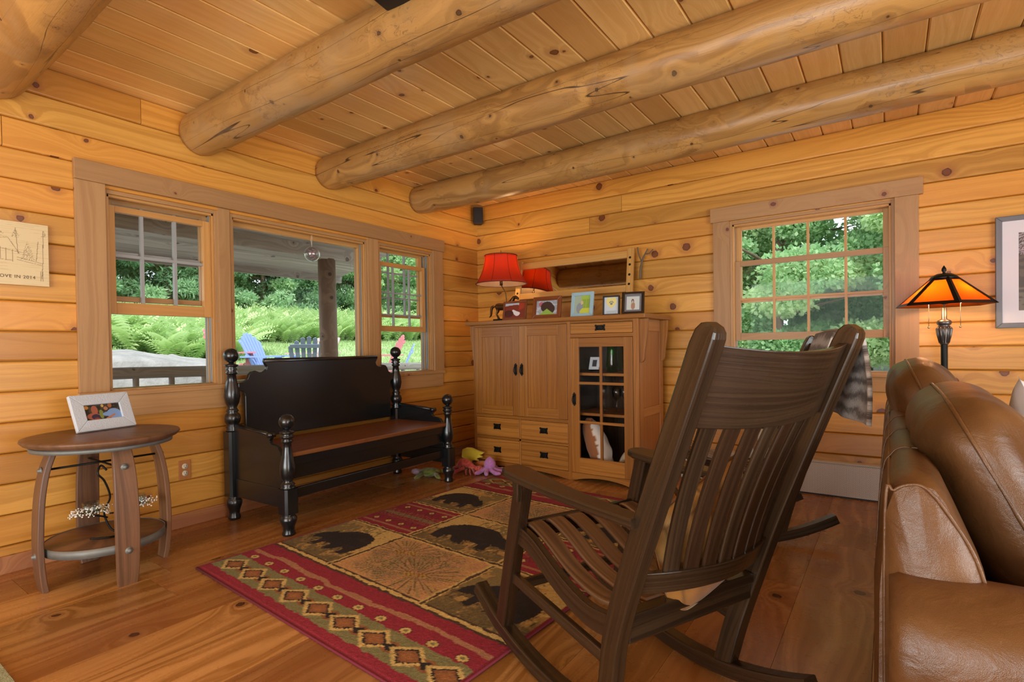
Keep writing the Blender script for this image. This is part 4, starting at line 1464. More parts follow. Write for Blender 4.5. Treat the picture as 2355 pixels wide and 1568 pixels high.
for x0, x1, hx in ((0.016, 0.481, 0.450), (0.4835, 0.942, 0.512)):
    z0, z1 = 0.473, 1.230
    s_ = 0.070 if x0 < 0.1 else 0.082
    mb = B()
    mb.box(x0, x0 + s_, -0.003, 0.016, z0, z1, 2)
    mb.box(x1 - s_, x1, -0.003, 0.016, z0, z1, 2)
    mb.box(x0 + s_, x1 - s_, -0.003, 0.016, z1 - 0.085, z1, 0)
    mb.box(x0 + s_, x1 - s_, -0.003, 0.016, z0, z0 + 0.080, 0)
    xm = (x0 + x1) / 2 + 0.01
    mb.box(xm - 0.026, xm + 0.026, -0.001, 0.016, z0 + 0.080, z1 - 0.085, 2)
    d = mb.build('door', 'oak', cb_, bevel=0.0012)
    B().box(x0 + s_ - 0.005, x1 - s_ + 0.005, 0.007, 0.014, z0 + 0.07, z1 - 0.075, 2).build('door_panel', 'oak', d)
    drop_pull(d, hx, -0.003, 0.865)
for x0, x1, z0, z1 in ((0.017, 0.472, 0.284, 0.443), (0.494, 0.941, 0.284, 0.443), (0.017, 0.472, 0.068, 0.259), (0.494, 0.941, 0.068, 0.259)):
    d = B().box(x0, x1, 0.0, 0.02, z0, z1, 0).build('drawer', 'oak', cb_, bevel=0.0015)
    bail_pull(d, (x0 + x1) / 2, 0.0, (z0 + z1) / 2 + 0.006)
d = B().box(0.975, W_ - 0.037, 0.0, 0.02, 1.150, 1.229, 0).build('drawer', 'oak', cb_, bevel=0.0015)
bail_pull(d, 1.232, 0.0, 1.192, 0.038, 0.020)
x0, x1, z0, z1 = 0.975, W_ - 0.037, 0.067, 1.117
gx0, gx1, gz0, gz1 = 1.046, 1.420, 0.184, 1.047
mb = B()
mb.box(x0, gx0, -0.003, 0.017, z0, z1, 2)
mb.box(gx1, x1, -0.003, 0.017, z0, z1, 2)
mb.box(gx0, gx1, -0.003, 0.017, gz1, z1, 0)
mb.box(gx0, gx1, -0.003, 0.017, z0, gz0, 0)
d = mb.build('glass_door', 'oak', cb_, bevel=0.0012)
mb = B()
mb.box(1.223, 1.243, -0.002, 0.014, gz0, gz1, 2)
for z_ in (0.464, 0.767):
    mb.box(gx0, gx1, -0.0025, 0.013, z_ - 0.010, z_ + 0.010, 0)
mb.build('glazing_bars', 'oak', d, bevel=0.0008)
B().box(gx0, gx1, 0.008, 0.010, gz0, gz1, 2).build('pane', 'cabinet_glass', d)
drop_pull(d, 1.006, -0.003, 0.640)


def corbel(x_, sgn, y0):
    pts = [(0, 1.248), (sgn * 0.058, 1.248)]
    for i in range(9):
        t_ = i / 8
        pts.append((sgn * (0.030 + 0.028 * cos(t_ * pi / 2) ** 1.5 * (1 if i else 1)), 1.236 - 0.28 * t_))
    pts += [(sgn * 0.026, 0.945), (sgn * 0.016, 0.930), (0, 0.928)]
    B().prism([(x_ + a, b) for a, b in pts], y0, y0 + 0.030, 'xz', 2).build('corbel', 'oak', cb_, bevel=0.0015)


for y0 in (0.028, D_ - 0.055):
    corbel(W_ + 0.010, 1, y0)
    corbel(-0.010, -1, y0)

# things inside the glass door
picture_frame('picture_frame', 'small white frame tilted on the top shelf inside the glass door', 'picture frame', (CX0 + 1.115, CY0 + 0.12, 0.868), rad(6), 0.085, 0.105, 0.024, 0.010, 24, 'white_frame', lambda a, b: srgb('#3A3A40') if 0.1 < a < 0.9 else srgb('#777777'), 8, 8)
mb = B().lathe([(0.0001, 0), (0.045, 0), (0.05, 0.06), (0.04, 0.17), (0.048, 0.30), (0.045, 0.30), (0.037, 0.17), (0.046, 0.06), (0.0001, 0.006)], seg=28)  # vase added in place of a green reflection in the door glass
o = tag(mb.build('vase', 'green_glass'), 'tall green glass vase standing in for a green reflection, top shelf of the cabinet', 'vase')
o.location = (CX0 + 1.20, CY0 + 0.28, 0.842)
o = tag(B().lathe([(0.0001, 0), (0.04, 0), (0.042, 0.10), (0.045, 0.24), (0.042, 0.24), (0.039, 0.10), (0.0001, 0.006)], seg=28).build('vase', 'clear_glass'), 'clear glass vase on the top shelf at the right', 'vase')
o.location = (CX0 + 1.34, CY0 + 0.26, 0.842)
gprof = [(0.0001, 0), (0.030, 0), (0.030, 0.003), (0.005, 0.008), (0.005, 0.085), (0.030, 0.12), (0.036, 0.16), (0.030, 0.205), (0.028, 0.205), (0.034, 0.16), (0.028, 0.122), (0.0001, 0.092)]
for i, (gx_, gy_, lb) in enumerate(((1.13, 0.26, 'stemmed glass on the middle shelf, left side'), (1.27, 0.20, 'stemmed glass on the middle shelf, right of the glazing bar'), (1.315, 0.25, 'stemmed glass on the middle shelf, behind the other one'))):
    o = tag(B().lathe(gprof, seg=24).build('wine_glass', 'clear_glass'), lb, 'glass', 'glasses in the cabinet')
    o.location = (CX0 + gx_, CY0 + gy_, 0.528)
pg_ = plain('pink_glass_pig', '#C08A96', 0.2, var=0.3, scale=40)
M['pinkfig'] = pg_
fg = thing('figurine', 'small pink shiny figurine at the right end of the middle shelf', 'figurine', (CX0 + 1.41, CY0 + 0.17, 0.528))
B().ball((0, 0, 0.045), 0.040, 16, 10, (1, 1, 1.1)).build('body', 'pinkfig', fg)
B().ball((-0.012, -0.012, 0.105), 0.026, 14, 8).build('head', 'pinkfig', fg)
B().ball((-0.02, -0.02, 0.15), 0.018, 12, 8, (1.6, 1, 0.7)).build('ears', 'pinkfig', fg)


def cowcol(p):
    v = mnoise.noise(Vector((p.x * 14, p.y * 14, p.z * 9))) + 0.25 * (0.2 - p.x * 6)
    return srgb('#E2DAD0') if v > 0.06 else srgb('#A8683C')


pc = thing('plush_cow', 'brown and white furry plush at the bottom left of the cabinet', 'plush toy', (CX0 + 1.15, CY0 + 0.16, 0.075))
B().grid(lambda a, b: (0.035 - 0.34 * (b * 0.40) + (0.098 + 0.014 * mnoise.noise(Vector((cos(a * 2 * pi) * 2, sin(a * 2 * pi) * 2, b * 6)))) * cos(a * 2 * pi) * (1 - abs(2 * b - 0.9) ** 3.5 * 0.55), 0.075 * sin(a * 2 * pi) * (1 - abs(2 * b - 0.9) ** 3.5 * 0.55), 0.40 * b), 36, 30, closed_u=True).build('body', 'plush', pc, colfn=lambda p: srgb('#E6DED4') if p.x - (0.035 - 0.34 * p.z) + 0.035 * mnoise.noise(Vector((0, 3, p.z * 22))) > 0.03 else srgb('#9C6238'))
B().tube(spline([(0.05, -0.03, 0.06), (0.10, -0.05, 0.03), (0.13, -0.05, 0.02)], 4), [0.03] * 9, 10).build('paw', 'plush', pc, colfn=lambda p: srgb('#E6DED4'))
an = tag(B().tube(spline([(0, 0, 0.02), (0.05, -0.02, 0.05), (0.10, -0.01, 0.13), (0.17, 0.0, 0.18), (0.22, 0.02, 0.20)], 6), [0.012, 0.014, 0.016, 0.018, 0.019, 0.020, 0.021, 0.022, 0.023, 0.024, 0.025, 0.026, 0.026, 0.026, 0.026, 0.026, 0.025, 0.025, 0.024, 0.022, 0.02, 0.018, 0.016, 0.014, 0.012], 12).build('horn', plain('ridged_horn', '#B5A58A', 0.6, var=0.4, scale=60, bump=0.8, bscale=30, bdist=0.004)), 'ridged grey horn lying at the bottom right of the cabinet', 'horn')
an.location = (CX0 + 1.26, CY0 + 0.18, 0.078)

# ---------------------------------------------------------------- on top of the cabinet
ZT = 1.2845


def horse_pic(a, b):
    c = srgb('#B8BCC8') if b > 0.82 + 0.06 * sin(a * 3) else srgb('#7E2F18')
    if a > 0.7 and b > 0.5 + (a - 0.7) * 0.5:
        c = srgb('#A5361C')
    if ((a - 0.57) / 0.2) ** 2 + ((b - 0.42 - 0.15 * sin(a * 7)) / 0.16) ** 2 < 1:
        c = srgb('#E2DCD8')
    if ((a - 0.2) ** 2 + (b - 0.3) ** 2) < 0.06:
        c = srgb('#4A1A10')
    return c


def dog_pic(a, b):
    c = srgb('#9AA0A8')
    if mnoise.noise(Vector((a * 5, b * 5, 3))) > 0.1:
        c = srgb('#B9BDC4')
    if ((a - 0.22) / 0.12) ** 2 + ((b - 0.75) / 0.18) ** 2 < 1:
        c = srgb('#B06070')
    if ((a - 0.5) / 0.3) ** 2 + ((b - 0.55) / 0.38) ** 2 < 1 or ((a - 0.72) / 0.16) ** 2 + ((b - 0.4) / 0.3) ** 2 < 1:
        c = srgb('#3E2A24')
    if b < 0.42 - abs(a - 0.5) * 1.1:
        c = srgb('#8FB04A')
    return c


def garden_pic(a, b):
    c = srgb('#A8B8A0') if a < 0.45 else srgb('#A5C24E')
    if a > 0.5 and abs(((a * 12) % 1) - 0.5) < 0.12 and b < 0.8:
        c = srgb('#3E5A2A')
    if ((a - 0.35) / 0.22) ** 2 + ((b - 0.3) / 0.3) ** 2 < 1:
        c = srgb('#8E98A4')
    if ((a - 0.48) / 0.08) ** 2 + ((b - 0.6) / 0.12) ** 2 < 1:
        c = srgb('#D8C29A')
    if a > 0.35 and b < 0.3 and b < a - 0.2:
        c = srgb('#C9D04A')
    return c


def paw_pic(a, b):
    x_, y_ = (a - 0.5) * 2, (b - 0.62) * 2.6
    h = (x_ * x_ * 1.4 + y_ * y_ * 1.0 - 0.55) ** 3 - x_ * x_ * y_ * y_ * y_ * 1.2
    c = srgb('#C3CDD6')
    if h < 0:
        c = srgb('#E2D27C')
    for px, py, r_ in ((0, -0.02, 0.17), (-0.24, 0.18, 0.085), (-0.09, 0.32, 0.085), (0.09, 0.32, 0.085), (0.24, 0.18, 0.085)):
        if (x_ - px) ** 2 + ((y_ - py) * 0.9) ** 2 < r_ * r_:
            c = srgb('#6E7C86')
    if b < 0.22 and int(b * 36) % 2 == 0 and 0.15 < a < 0.85 and mnoise.noise(Vector((a * 40, int(b * 36), 0))) > -0.2:
        c = srgb('#9AA8A0')
    return c


def dog2_pic(a, b):
    c = srgb('#C9CFCB')
    if ((a - 0.5) / 0.16) ** 2 + ((b - 0.3) / 0.28) ** 2 < 1:
        c = srgb('#A8836A')
    if ((a - 0.47) / 0.10) ** 2 + ((b - 0.66) / 0.16) ** 2 < 1:
        c = srgb('#6E4A3C')
    if ((a - 0.47) / 0.04) ** 2 + ((b - 0.6) / 0.12) ** 2 < 1:
        c = srgb('#D8CFC4')
    return c


GP = 'picture frames on the cabinet'
picture_frame('picture_frame', 'dark brown frame with a close photo of a brown horse, beside the horse lamp', 'picture frame', (0.848, -0.565, ZT), rad(-3), 0.252, 0.168, 0.020, 0.016, 8, 'brown_frame', horse_pic, 60, 40, group=GP)
picture_frame('picture_frame', 'wide red-brown wooden frame with a photo of a dark dog, second from the left', 'picture frame', (1.168, -0.560, ZT), rad(4), 0.262, 0.186, 0.034, 0.018, 10, 'brown_frame', dog_pic, 60, 40, group=GP)
picture_frame('picture_frame', 'pale blue upright frame with a green garden photo, in the middle of the row', 'picture frame', (1.492, -0.555, ZT), rad(-4), 0.200, 0.198, 0.028, 0.020, 8, 'blue_frame', garden_pic, 50, 50, group=GP)
picture_frame('picture_frame', 'small frame with a gold heart and paw print on grey', 'picture frame', (1.745, -0.552, ZT), rad(8), 0.130, 0.150, 0.010, 0.030, 5, 'blackplastic', paw_pic, 60, 70, group=GP)
picture_frame('picture_frame', 'dark brown square frame with a sitting dog photo, last in the row', 'picture frame', (1.915, -0.545, ZT), rad(14), 0.168, 0.178, 0.022, 0.016, 16, 'rocker', dog2_pic, 50, 50, inner=('grey_frame', 0.014), group=GP)

# horse lamp
lp = thing('table_lamp', 'table lamp with a bronze horse base and a red bell shade', 'lamp', (0.60, -0.375, ZT))
M['bronze'] = plain('bronze_horse', '#5A3E20', 0.32, 0.75, var=0.4, scale=25)
M['gold'] = plain('gilded_mane', '#C9963C', 0.3, 0.8)
B().box(-0.105, 0.125, -0.055, 0.055, 0, 0.012, 0).box(-0.09, 0.11, -0.045, 0.045, 0.012, 0.028, 0).build('base', 'iron', lp, bevel=0.003)
hm = B()
hb = [(-0.085, 0.135, 0.022), (-0.07, 0.142, 0.036), (-0.035, 0.142, 0.035), (0.01, 0.138, 0.033), (0.045, 0.142, 0.038), (0.07, 0.155, 0.034), (0.095, 0.185, 0.024), (0.115, 0.215, 0.017), (0.128, 0.225, 0.019), (0.150, 0.212, 0.013), (0.172, 0.196, 0.009)]
hm.tube([(a, 0, b) for a, b, c_ in hb], [c_ for a, b, c_ in hb], 16, up=(0, 1, 0))
horse = hm.build('horse_body', 'bronze', lp, subsurf=1)


def hleg(pts):
    B().tube([(p[0], p[1], p[2]) for p in pts], [0.016, 0.012, 0.008, 0.006, 0.007, 0.009][:len(pts)], 10, up=(0, 1, 0)).build('horse_leg', 'bronze', lp)


hleg([(-0.07, 0.014, 0.125), (-0.075, 0.016, 0.10), (-0.092, 0.016, 0.075), (-0.078, 0.016, 0.045), (-0.072, 0.016, 0.028)])
hleg([(-0.06, -0.014, 0.125), (-0.055, -0.016, 0.10), (-0.070, -0.016, 0.075), (-0.045, -0.016, 0.045), (-0.035, -0.016, 0.028)])
hleg([(0.055, 0.014, 0.125), (0.062, 0.016, 0.09), (0.060, 0.016, 0.06), (0.062, 0.016, 0.028)])
hleg([(0.06, -0.014, 0.125), (0.085, -0.016, 0.105), (0.105, -0.016, 0.095), (0.098, -0.016, 0.062)])
B().tube(spline([(-0.098, 0, 0.145), (-0.125, 0, 0.145), (-0.140, 0, 0.115), (-0.148, 0.004, 0.07), (-0.170, 0.004, 0.045)], 4), [0.006, 0.009, 0.011, 0.012, 0.013, 0.013, 0.013, 0.013, 0.012, 0.012, 0.011, 0.010, 0.009, 0.008, 0.006, 0.004, 0.001], 8, up=(0, 1, 0)).build('horse_tail', 'bronze', lp)
mb = B()
for i in range(6):
    t_ = i / 5
    mb.ball((0.066 + 0.050 * t_, 0, 0.185 + 0.052 * t_), 0.009, 8, 6, (1, 0.8, 1.3))
mb.ball((0.120, 0.006, 0.246), 0.005, 8, 6, (0.6, 0.6, 1.6))
mb.build('horse_mane', 'gold', lp)
B().tube(spline([(0.0, 0.03, 0.03), (0.01, 0.035, 0.14), (0.012, 0.02, 0.26), (-0.004, 0.0, 0.31), (-0.022, 0, 0.345), (-0.022, 0, 0.40)], 5), 0.0045, 8).build('pole', 'bronze', lp)
B().tube([(-0.022, 0, 0.335), (-0.022, 0, 0.39)], 0.014, 12).build('socket', 'bronze', lp)
sh = B()
for r_off, mt in ((0, 0),):
    pr = []
    for i in range(13):
        t_ = i / 12
        pr.append((0.148 + (0.232 - 0.148) * (1 - t_) ** 1.9, 0.348 + 0.258 * t_))
    n_ = len(pr)
    v, f, uv = [], [], []
    prof = pr + [(r_ - 0.003, z_) for r_, z_ in reversed(pr)]
    for r_, z_ in prof:
        for k in range(64):
            a = 2 * pi * k / 64
            q = r_ * (1 - 0.018 * abs(sin(4 * a)) ** 0.5 * 0)
            v.append((q * cos(a), q * sin(a), z_))
    m_ = len(prof)
    for i in range(m_):
        i2 = (i + 1) % m_
        for k in range(64):
            k2 = (k + 1) % 64
            f.append([i * 64 + k, i * 64 + k2, i2 * 64 + k2, i2 * 64 + k])
            uv.append([(0, 0)] * 4)
    sh.add(v, f, uv, None, True)
shd = sh.build('lamp_shade', 'red_shade', lp)
shd.location = (-0.022, 0, 0)
B().grid(lambda a, b: ((pr[int(round(b * 12))][0] - 0.006) * cos(a * 2 * pi), (pr[int(round(b * 12))][0] - 0.006) * sin(a * 2 * pi), pr[int(round(b * 12))][1]), 64, 12, closed_u=True).build('shade_lining', 'lining', shd)
tm = B()
for z_, r_ in ((0.606, 0.149), (0.349, 0.233)):
    tm.tube([(r_ * cos(2 * pi * k / 48), r_ * sin(2 * pi * k / 48), z_) for k in range(49)], 0.004, 6)
for k in range(8):
    a = k * pi / 4 + 0.25
    tm.tube([((p_[0] + 0.001) * cos(a), (p_[0] + 0.001) * sin(a), p_[1]) for p_ in pr], 0.0018, 5)
M['redtrim'] = plain('dark_red_trim', '#5E1C10', 0.6)
tm.build('shade_trim', 'redtrim', shd)
B().tube([(0, 0, 0.40), (0, 0, 0.62)], 0.002, 6).lathe([(0.0001, 0.61), (0.010, 0.612), (0.006, 0.620), (0.010, 0.632), (0.007, 0.645), (0.0001, 0.66)], seg=12).build('finial', 'gold', shd)
B().tube([(-0.146, 0, 0.602), (0.146, 0, 0.602)], 0.0015, 5).tube([(0, -0.146, 0.602), (0, 0.146, 0.602)], 0.0015, 5).build('spider', 'iron', shd)
B().tube([(-0.022, 0, 0.385), (-0.022, 0, 0.470)], 0.008, 8).build('candle_tube', 'ivory', lp)
B().ball((-0.022, 0, 0.500), 0.024, 16, 10, (1, 1, 1.3)).build('bulb', 'bulb', lp)


def bulb_light(name, loc, power, col):
    d = bpy.data.lights.new(name, 'POINT')
    d.energy, d.color, d.shadow_soft_size = power, col, 0.035
    o = bpy.data.objects.new(name, d)
    COL.objects.link(o)
    o.location = loc
    return o


bulb_light('table_lamp_light', (0.578, -0.375, ZT + 0.520), 8, (1.0, 0.60, 0.28))

# leaning mirror
mr = thing('mirror', 'wide mirror in a pale rustic wood frame leaning on the wall above the cabinet', 'mirror', (1.150, -0.150, ZT), 0)
LM = Matrix.Rotation(rad(-7.5), 4, 'X')
MZ = 0.0
for sx in (-1, 1):
    o = B().box(sx * 0.563 - 0.028, sx * 0.563 + 0.028, -0.016, 0.016, 0.0, 0.59, 2, LM).build('post', 'light_wood', mr, bevel=0.004)
    mb = B()
    for z_ in (0.28, 0.36, 0.445, 0.505):
        mb.lathe([(0.0001, 0), (0.010, 0), (0.010, 0.0015), (0.0001, 0.002)], seg=14, Mx=LM @ Matrix.Translation((sx * 0.563, -0.016, z_)) @ Matrix.Rotation(pi / 2, 4, 'X'))
    mb.build('peg', 'iron', o)
B().box(-0.535, 0.535, -0.013, 0.013, 0.508, 0.568, 0, LM).build('top_rail', 'light_wood', mr, bevel=0.003)
B().box(-0.535, 0.535, -0.013, 0.013, 0.218, 0.275, 0, LM).build('bottom_rail', 'light_wood', mr, bevel=0.003)
B().box(-0.535, 0.535, -0.002, 0.004, 0.275, 0.508, 0, LM).build('mirror_glass', 'mirror', mr)
tw = tag(B().tube(spline([(0, 0, -0.05), (0.01, -0.01, 0.05), (0.035, -0.02, 0.12), (0.075, -0.02, 0.19)], 5), [0.010] * 6 + [0.008] * 6 + [0.006] * 4, 8).tube(spline([(0.02, -0.01, 0.08), (0.0, -0.03, 0.15), (-0.01, -0.03, 0.21)], 5), 0.006, 8).tube(spline([(0.05, -0.02, 0.15), (0.09, -0.03, 0.15), (0.12, -0.02, 0.18)], 5), 0.005, 8).build('twig', 'bark'), 'dark twisted twig on the wall at the right end of the mirror', 'twig')
tw.location = (1.775, -0.035, 1.66)

# corner speaker
sk = thing('speaker', 'small black speaker mounted high in the corner of the room', 'speaker', (0.072, -0.072, 2.305), rad(45))
B().prism([(-0.050, -0.035), (0.050, -0.035), (0.038, 0.045), (-0.038, 0.045)], 0.0, 0.165, 'xy', 2).build('cabinet', 'blackplastic', sk, bevel=0.006)
B().box(-0.044, 0.044, -0.040, -0.034, 0.006, 0.135, 2).build('grille', 'speaker', sk, bevel=0.003)
B().box(-0.015, 0.015, 0.040, 0.062, 0.05, 0.11, 2).build('bracket', 'blackplastic', sk)
bx = thing('speaker', 'black box hanging from the thick log beam at the top edge', 'speaker', (1.94, -2.885, 2.385), rad(8))
B().box(-0.075, 0.075, -0.05, 0.045, 0.0, 0.105, 0).build('cabinet', 'blackplastic', bx, bevel=0.008)
B().box(-0.065, 0.065, -0.054, -0.049, 0.010, 0.095, 0).build('grille', 'speaker', bx)

# glass ball ornament hanging in the middle window
gb = thing('glass_ornament', 'clear iridescent glass ball hanging from a cord in the middle window', 'ornament', (-0.035, -1.917, 1.770))
M['ballglass'] = thin_glass('iridescent_glass', (0.80, 0.84, 0.86, 1), 2.2)
B().ball((0, 0, 0), 0.056, 28, 18).build('ball', 'ballglass', gb)
mb = B()
for i, (cx_, cz_) in enumerate(((0.0, -0.01), (0.015, 0.02), (-0.02, 0.01), (0.01, -0.03))):
    mb.tube(spline([(0, cx_ - 0.02, cz_ - 0.015), (0.02, cx_, cz_), (0, cx_ + 0.02, cz_ + 0.01), (-0.02, cx_, cz_ + 0.02)], 4), 0.003, 6)
mb.build('glass_threads', 'pinkfig', gb)
mb = B()
mb.tube([(0, 0, 0.056), (0.0, 0.004, 0.15), (0, 0.002, 0.185)], 0.0012, 5).tube([(0, 0, 0.056), (0.0, -0.008, 0.10), (0, 0.002, 0.185)], 0.0012, 5)
mb.build('cord', 'ivory', gb)
hk = tag(B().tube(spline([(0, 0, 0.05), (0, 0, 0.0), (0, 0.02, -0.025), (0, 0.045, 0.0)], 5), 0.004, 8).build('plant_hook', 'white_metal'), 'white metal hook under the porch beam beside the post', 'hook')
hk.location = (-2.0, -0.03, 2.085)

# picture sign on the left wall
sg = thing('wall_sign', 'pale wood plaque with an engraved log house and lettering', 'sign', (0.0, -3.660, 1.390))


def sign_pic(a, b):
    c = srgb('#D9C496')
    if mnoise.noise(Vector((a * 3, b * 60, 0))) > 0.25:
        c = srgb('#D0B988')
    dk = srgb('#7A6242')
    X_, Y_ = a, b
    def ln(x0, y0, x1, y1, t=0.006):
        dx, dy_ = x1 - x0, y1 - y0
        L2 = dx * dx + dy_ * dy_
        q = max(0, min(1, ((X_ - x0) * dx + (Y_ - y0) * dy_) / L2))
        return (X_ - x0 - q * dx) ** 2 + (Y_ - y0 - q * dy_) ** 2 < t * t
    for seg in ((0.28, 0.66, 0.62, 0.74), (0.62, 0.74, 0.72, 0.50), (0.28, 0.62, 0.74, 0.52), (0.36, 0.74, 0.56, 0.76), (0.55, 0.40, 0.55, 0.58), (0.60, 0.38, 0.60, 0.57), (0.66, 0.36, 0.66, 0.55), (0.70, 0.44, 0.93, 0.37), (0.70, 0.40, 0.93, 0.34), (0.30, 0.40, 0.66, 0.38), (0.95, 0.90, 0.945, 0.40), (0.945, 0.42, 0.93, 0.12), (0.92, 0.08, 0.92, 0.24), (0.94, 0.08, 0.94, 0.24), (0.69, 0.9, 0.71, 0.5), (0.30, 0.40, 0.30, 0.64), (0.42, 0.39, 0.42, 0.62), (0.48, 0.39, 0.48, 0.6), (0.90, 0.72, 0.88, 0.40)):
        if ln(*seg, t=0.0028):
            c = dk
    for tx, ty, tw_, thh in ((0.80, 0.55, 0.07, 0.30), (0.69, 0.82, 0.04, 0.14), (0.96, 0.86, 0.03, 0.12), (0.50, 0.86, 0.08, 0.14), (0.36, 0.86, 0.09, 0.16)):
        yy2 = (b - (ty - thh / 2)) / thh
        if 0 < yy2 < 1 and abs(a - tx) < tw_ * (1.05 - yy2) and mnoise.noise(Vector((a * 160, b * 130, 2))) > 0.18:
            c = dk
    return c


M_sg = Matrix.Rotation(pi / 2, 4, 'Z')
B().box(0.002, 0.018, -0.200, 0.200, 0.0, 0.308, 1).build('board', 'light_wood', sg, bevel=0.001)
paint_panel('engraving', 0.398, 0.306, 200, 160, sign_pic, sg, Matrix.Translation((0.0186, 0, 0.154)) @ M_sg)
fc = bpy.data.curves.new('lettering', 'FONT')
fc.body = 'WITH LOVE IN 2014'
fc.size = 0.0215
fc.extrude = 0.0005
fc.space_character = 1.12
fc.align_x = 'RIGHT'
M['ink'] = plain('burnt_lettering', '#5A4630', 0.7)
fc.materials.append(M['ink'])
fo = bpy.data.objects.new('lettering', fc)
COL.objects.link(fo)
fo.parent = sg
fo.location = (0.0192, 0.146, 0.034)
fo.rotation_euler = (pi / 2, 0, pi / 2)
fm = bpy.data.meshes.new_from_object(fo)
fo2 = bpy.data.objects.new('lettering', fm)
COL.objects.link(fo2)
fo2.parent = sg
fo2.location, fo2.rotation_euler = fo.location, fo.rotation_euler
bpy.data.objects.remove(fo)
fo2.name = 'lettering'
# ---------------------------------------------------------------- bear rug
RW, RL = 1.65, 2.24
BUR, SAGE, TAN, DKB, BLK, CRM, PNK = [np.array(srgb(c)[:3]) for c in ('#8E2438', '#7C7A52', '#BE9A5C', '#4A3628', '#221C1E', '#CDB471', '#B58A66')]
GOLD, BRN, OLV = [np.array(srgb(c)[:3]) for c in ('#B5A04E', '#8A5A34', '#6B5E3C')]
nx, ny = 340, 460
gx_, gy_ = np.meshgrid((np.arange(nx + 1)) / nx * RW, (np.arange(ny + 1)) / ny * RL, indexing='ij')


def vn(sx, sy, seed, oct_=3):
    """smooth value noise on the rug grid, 0..1"""
    r = np.random.RandomState(seed)
    out = np.zeros_like(gx_)
    amp, tot = 1.0, 0.0
    for o_ in range(oct_):
        k = 2 ** o_
        G = r.rand(int(RW / sx * k) + 4, int(RL / sy * k) + 4)
        u, v = gx_ / sx * k, gy_ / sy * k
        i, j = u.astype(int), v.astype(int)
        fu, fv = u - i, v - j
        fu, fv = fu * fu * (3 - 2 * fu), fv * fv * (3 - 2 * fv)
        out += amp * (G[i, j] * (1 - fu) * (1 - fv) + G[i + 1, j] * fu * (1 - fv) + G[i, j + 1] * (1 - fu) * fv + G[i + 1, j + 1] * fu * fv)
        tot += amp
        amp *= 0.55
    return out / tot


fine_n = np.random.RandomState(1).rand(nx + 1, ny + 1)
C3 = np.zeros((nx + 1, ny + 1, 3))
C3[:] = TAN


def put(mask, col, a=1.0):
    m = np.clip(mask.astype(float) * a, 0, 1)[..., None]
    C3[:] = C3 * (1 - m) + np.asarray(col) * m


def sm(x_, a, b):
    t_ = np.clip((x_ - a) / (b - a), 0, 1)
    return t_ * t_ * (3 - 2 * t_)


def inpoly(P, u, v):
    m = np.zeros_like(u, bool)
    n_ = len(P)
    for i in range(n_):
        (x0, y0), (x1, y1) = P[i], P[(i + 1) % n_]
        c = ((y0 > v) != (y1 > v))
        with np.errstate(divide='ignore', invalid='ignore'):
            xi = (x1 - x0) * (v - y0) / ((y1 - y0) if y1 != y0 else 1e-9) + x0
        m ^= (c & (u < xi))
    return m


wob = (vn(0.03, 0.03, 4) - 0.5) * 0.02
# borders, near end (t) and far end mirrored
for end in (0, 1):
    t_ = gy_ if end == 0 else RL - gy_
    tw = t_ + wob
    zone = t_ < 0.42
    put(zone & (t_ >= 0), BUR)
    put(zone & (tw > 0.055) & (tw < 0.205), SAGE)
    st_ = (vn(0.10, 0.012, 21) - 0.5)
    put(zone & (t_ > 0.25) & (t_ < 0.33) & (np.abs(t_ - 0.285 + 0.06 * (vn(0.25, 3.0, 8) - 0.5)) < 0.014 + 0.02 * st_), PNK * 0.9, 0.8)
    put(zone & (tw > 0.375), DKB)
    put(zone & (np.abs(tw - 0.400) < 0.010), CRM)
    for i in range(9):
        cx_ = RW * (i + 0.5) / 9 + 0.03
        d = np.abs(gx_ - cx_) / 0.082 + np.abs(t_ - 0.128) / 0.058 + (fine_n - 0.5) * 0.16 + wob * 4
        put(d < 1.18, CRM * 0.95)
        put(d < 0.86, BLK)
        put(d < 0.70, BRN)
        put(d < 0.40, BRN * 1.25)
        cx2 = cx_ + RW / 18
        d2 = np.abs(gx_ - cx2) / 0.035 + np.abs(t_ - 0.128) / 0.024
        put(d2 < 1.0, BLK)
        d3 = np.abs(gx_ - cx2) / 0.04 + np.abs(np.abs(t_ - 0.128) - 0.022) / 0.012
        put((d3 < 1.0) & (d2 > 1), BRN)
    for i in range(11):
        cx_ = 0.105 + 0.1455 * i
        d = np.maximum(np.abs(gx_ - cx_) / 0.030, np.abs(t_ - 0.232) / 0.022) * 0.5 + 0.5 * (np.abs(gx_ - cx_) / 0.035 + np.abs(t_ - 0.232) / 0.027)
        put(d < 0.95, BLK * 1.6, 0.8)
        put(d < 0.78, CRM)
        put(d < 0.36, SAGE)

cols = [(0.012, 0.49), (0.49, 1.15), (1.15, RW - 0.012)]
rows = [(0.42, 0.885), (0.885, 1.36), (1.36, 1.82)]
bear = [(0.03, 0.38), (0.05, 0.47), (0.10, 0.53), (0.16, 0.58), (0.19, 0.64), (0.23, 0.60), (0.30, 0.66), (0.40, 0.76), (0.55, 0.80), (0.70, 0.79), (0.84, 0.72), (0.93, 0.58), (0.95, 0.42), (0.93, 0.28), (0.90, 0.16), (0.78, 0.14), (0.79, 0.28), (0.72, 0.32), (0.66, 0.20), (0.56, 0.12), (0.50, 0.15), (0.54, 0.28), (0.45, 0.30), (0.36, 0.28), (0.34, 0.14), (0.22, 0.12), (0.24, 0.24), (0.25, 0.34), (0.19, 0.36), (0.12, 0.32), (0.06, 0.33)]


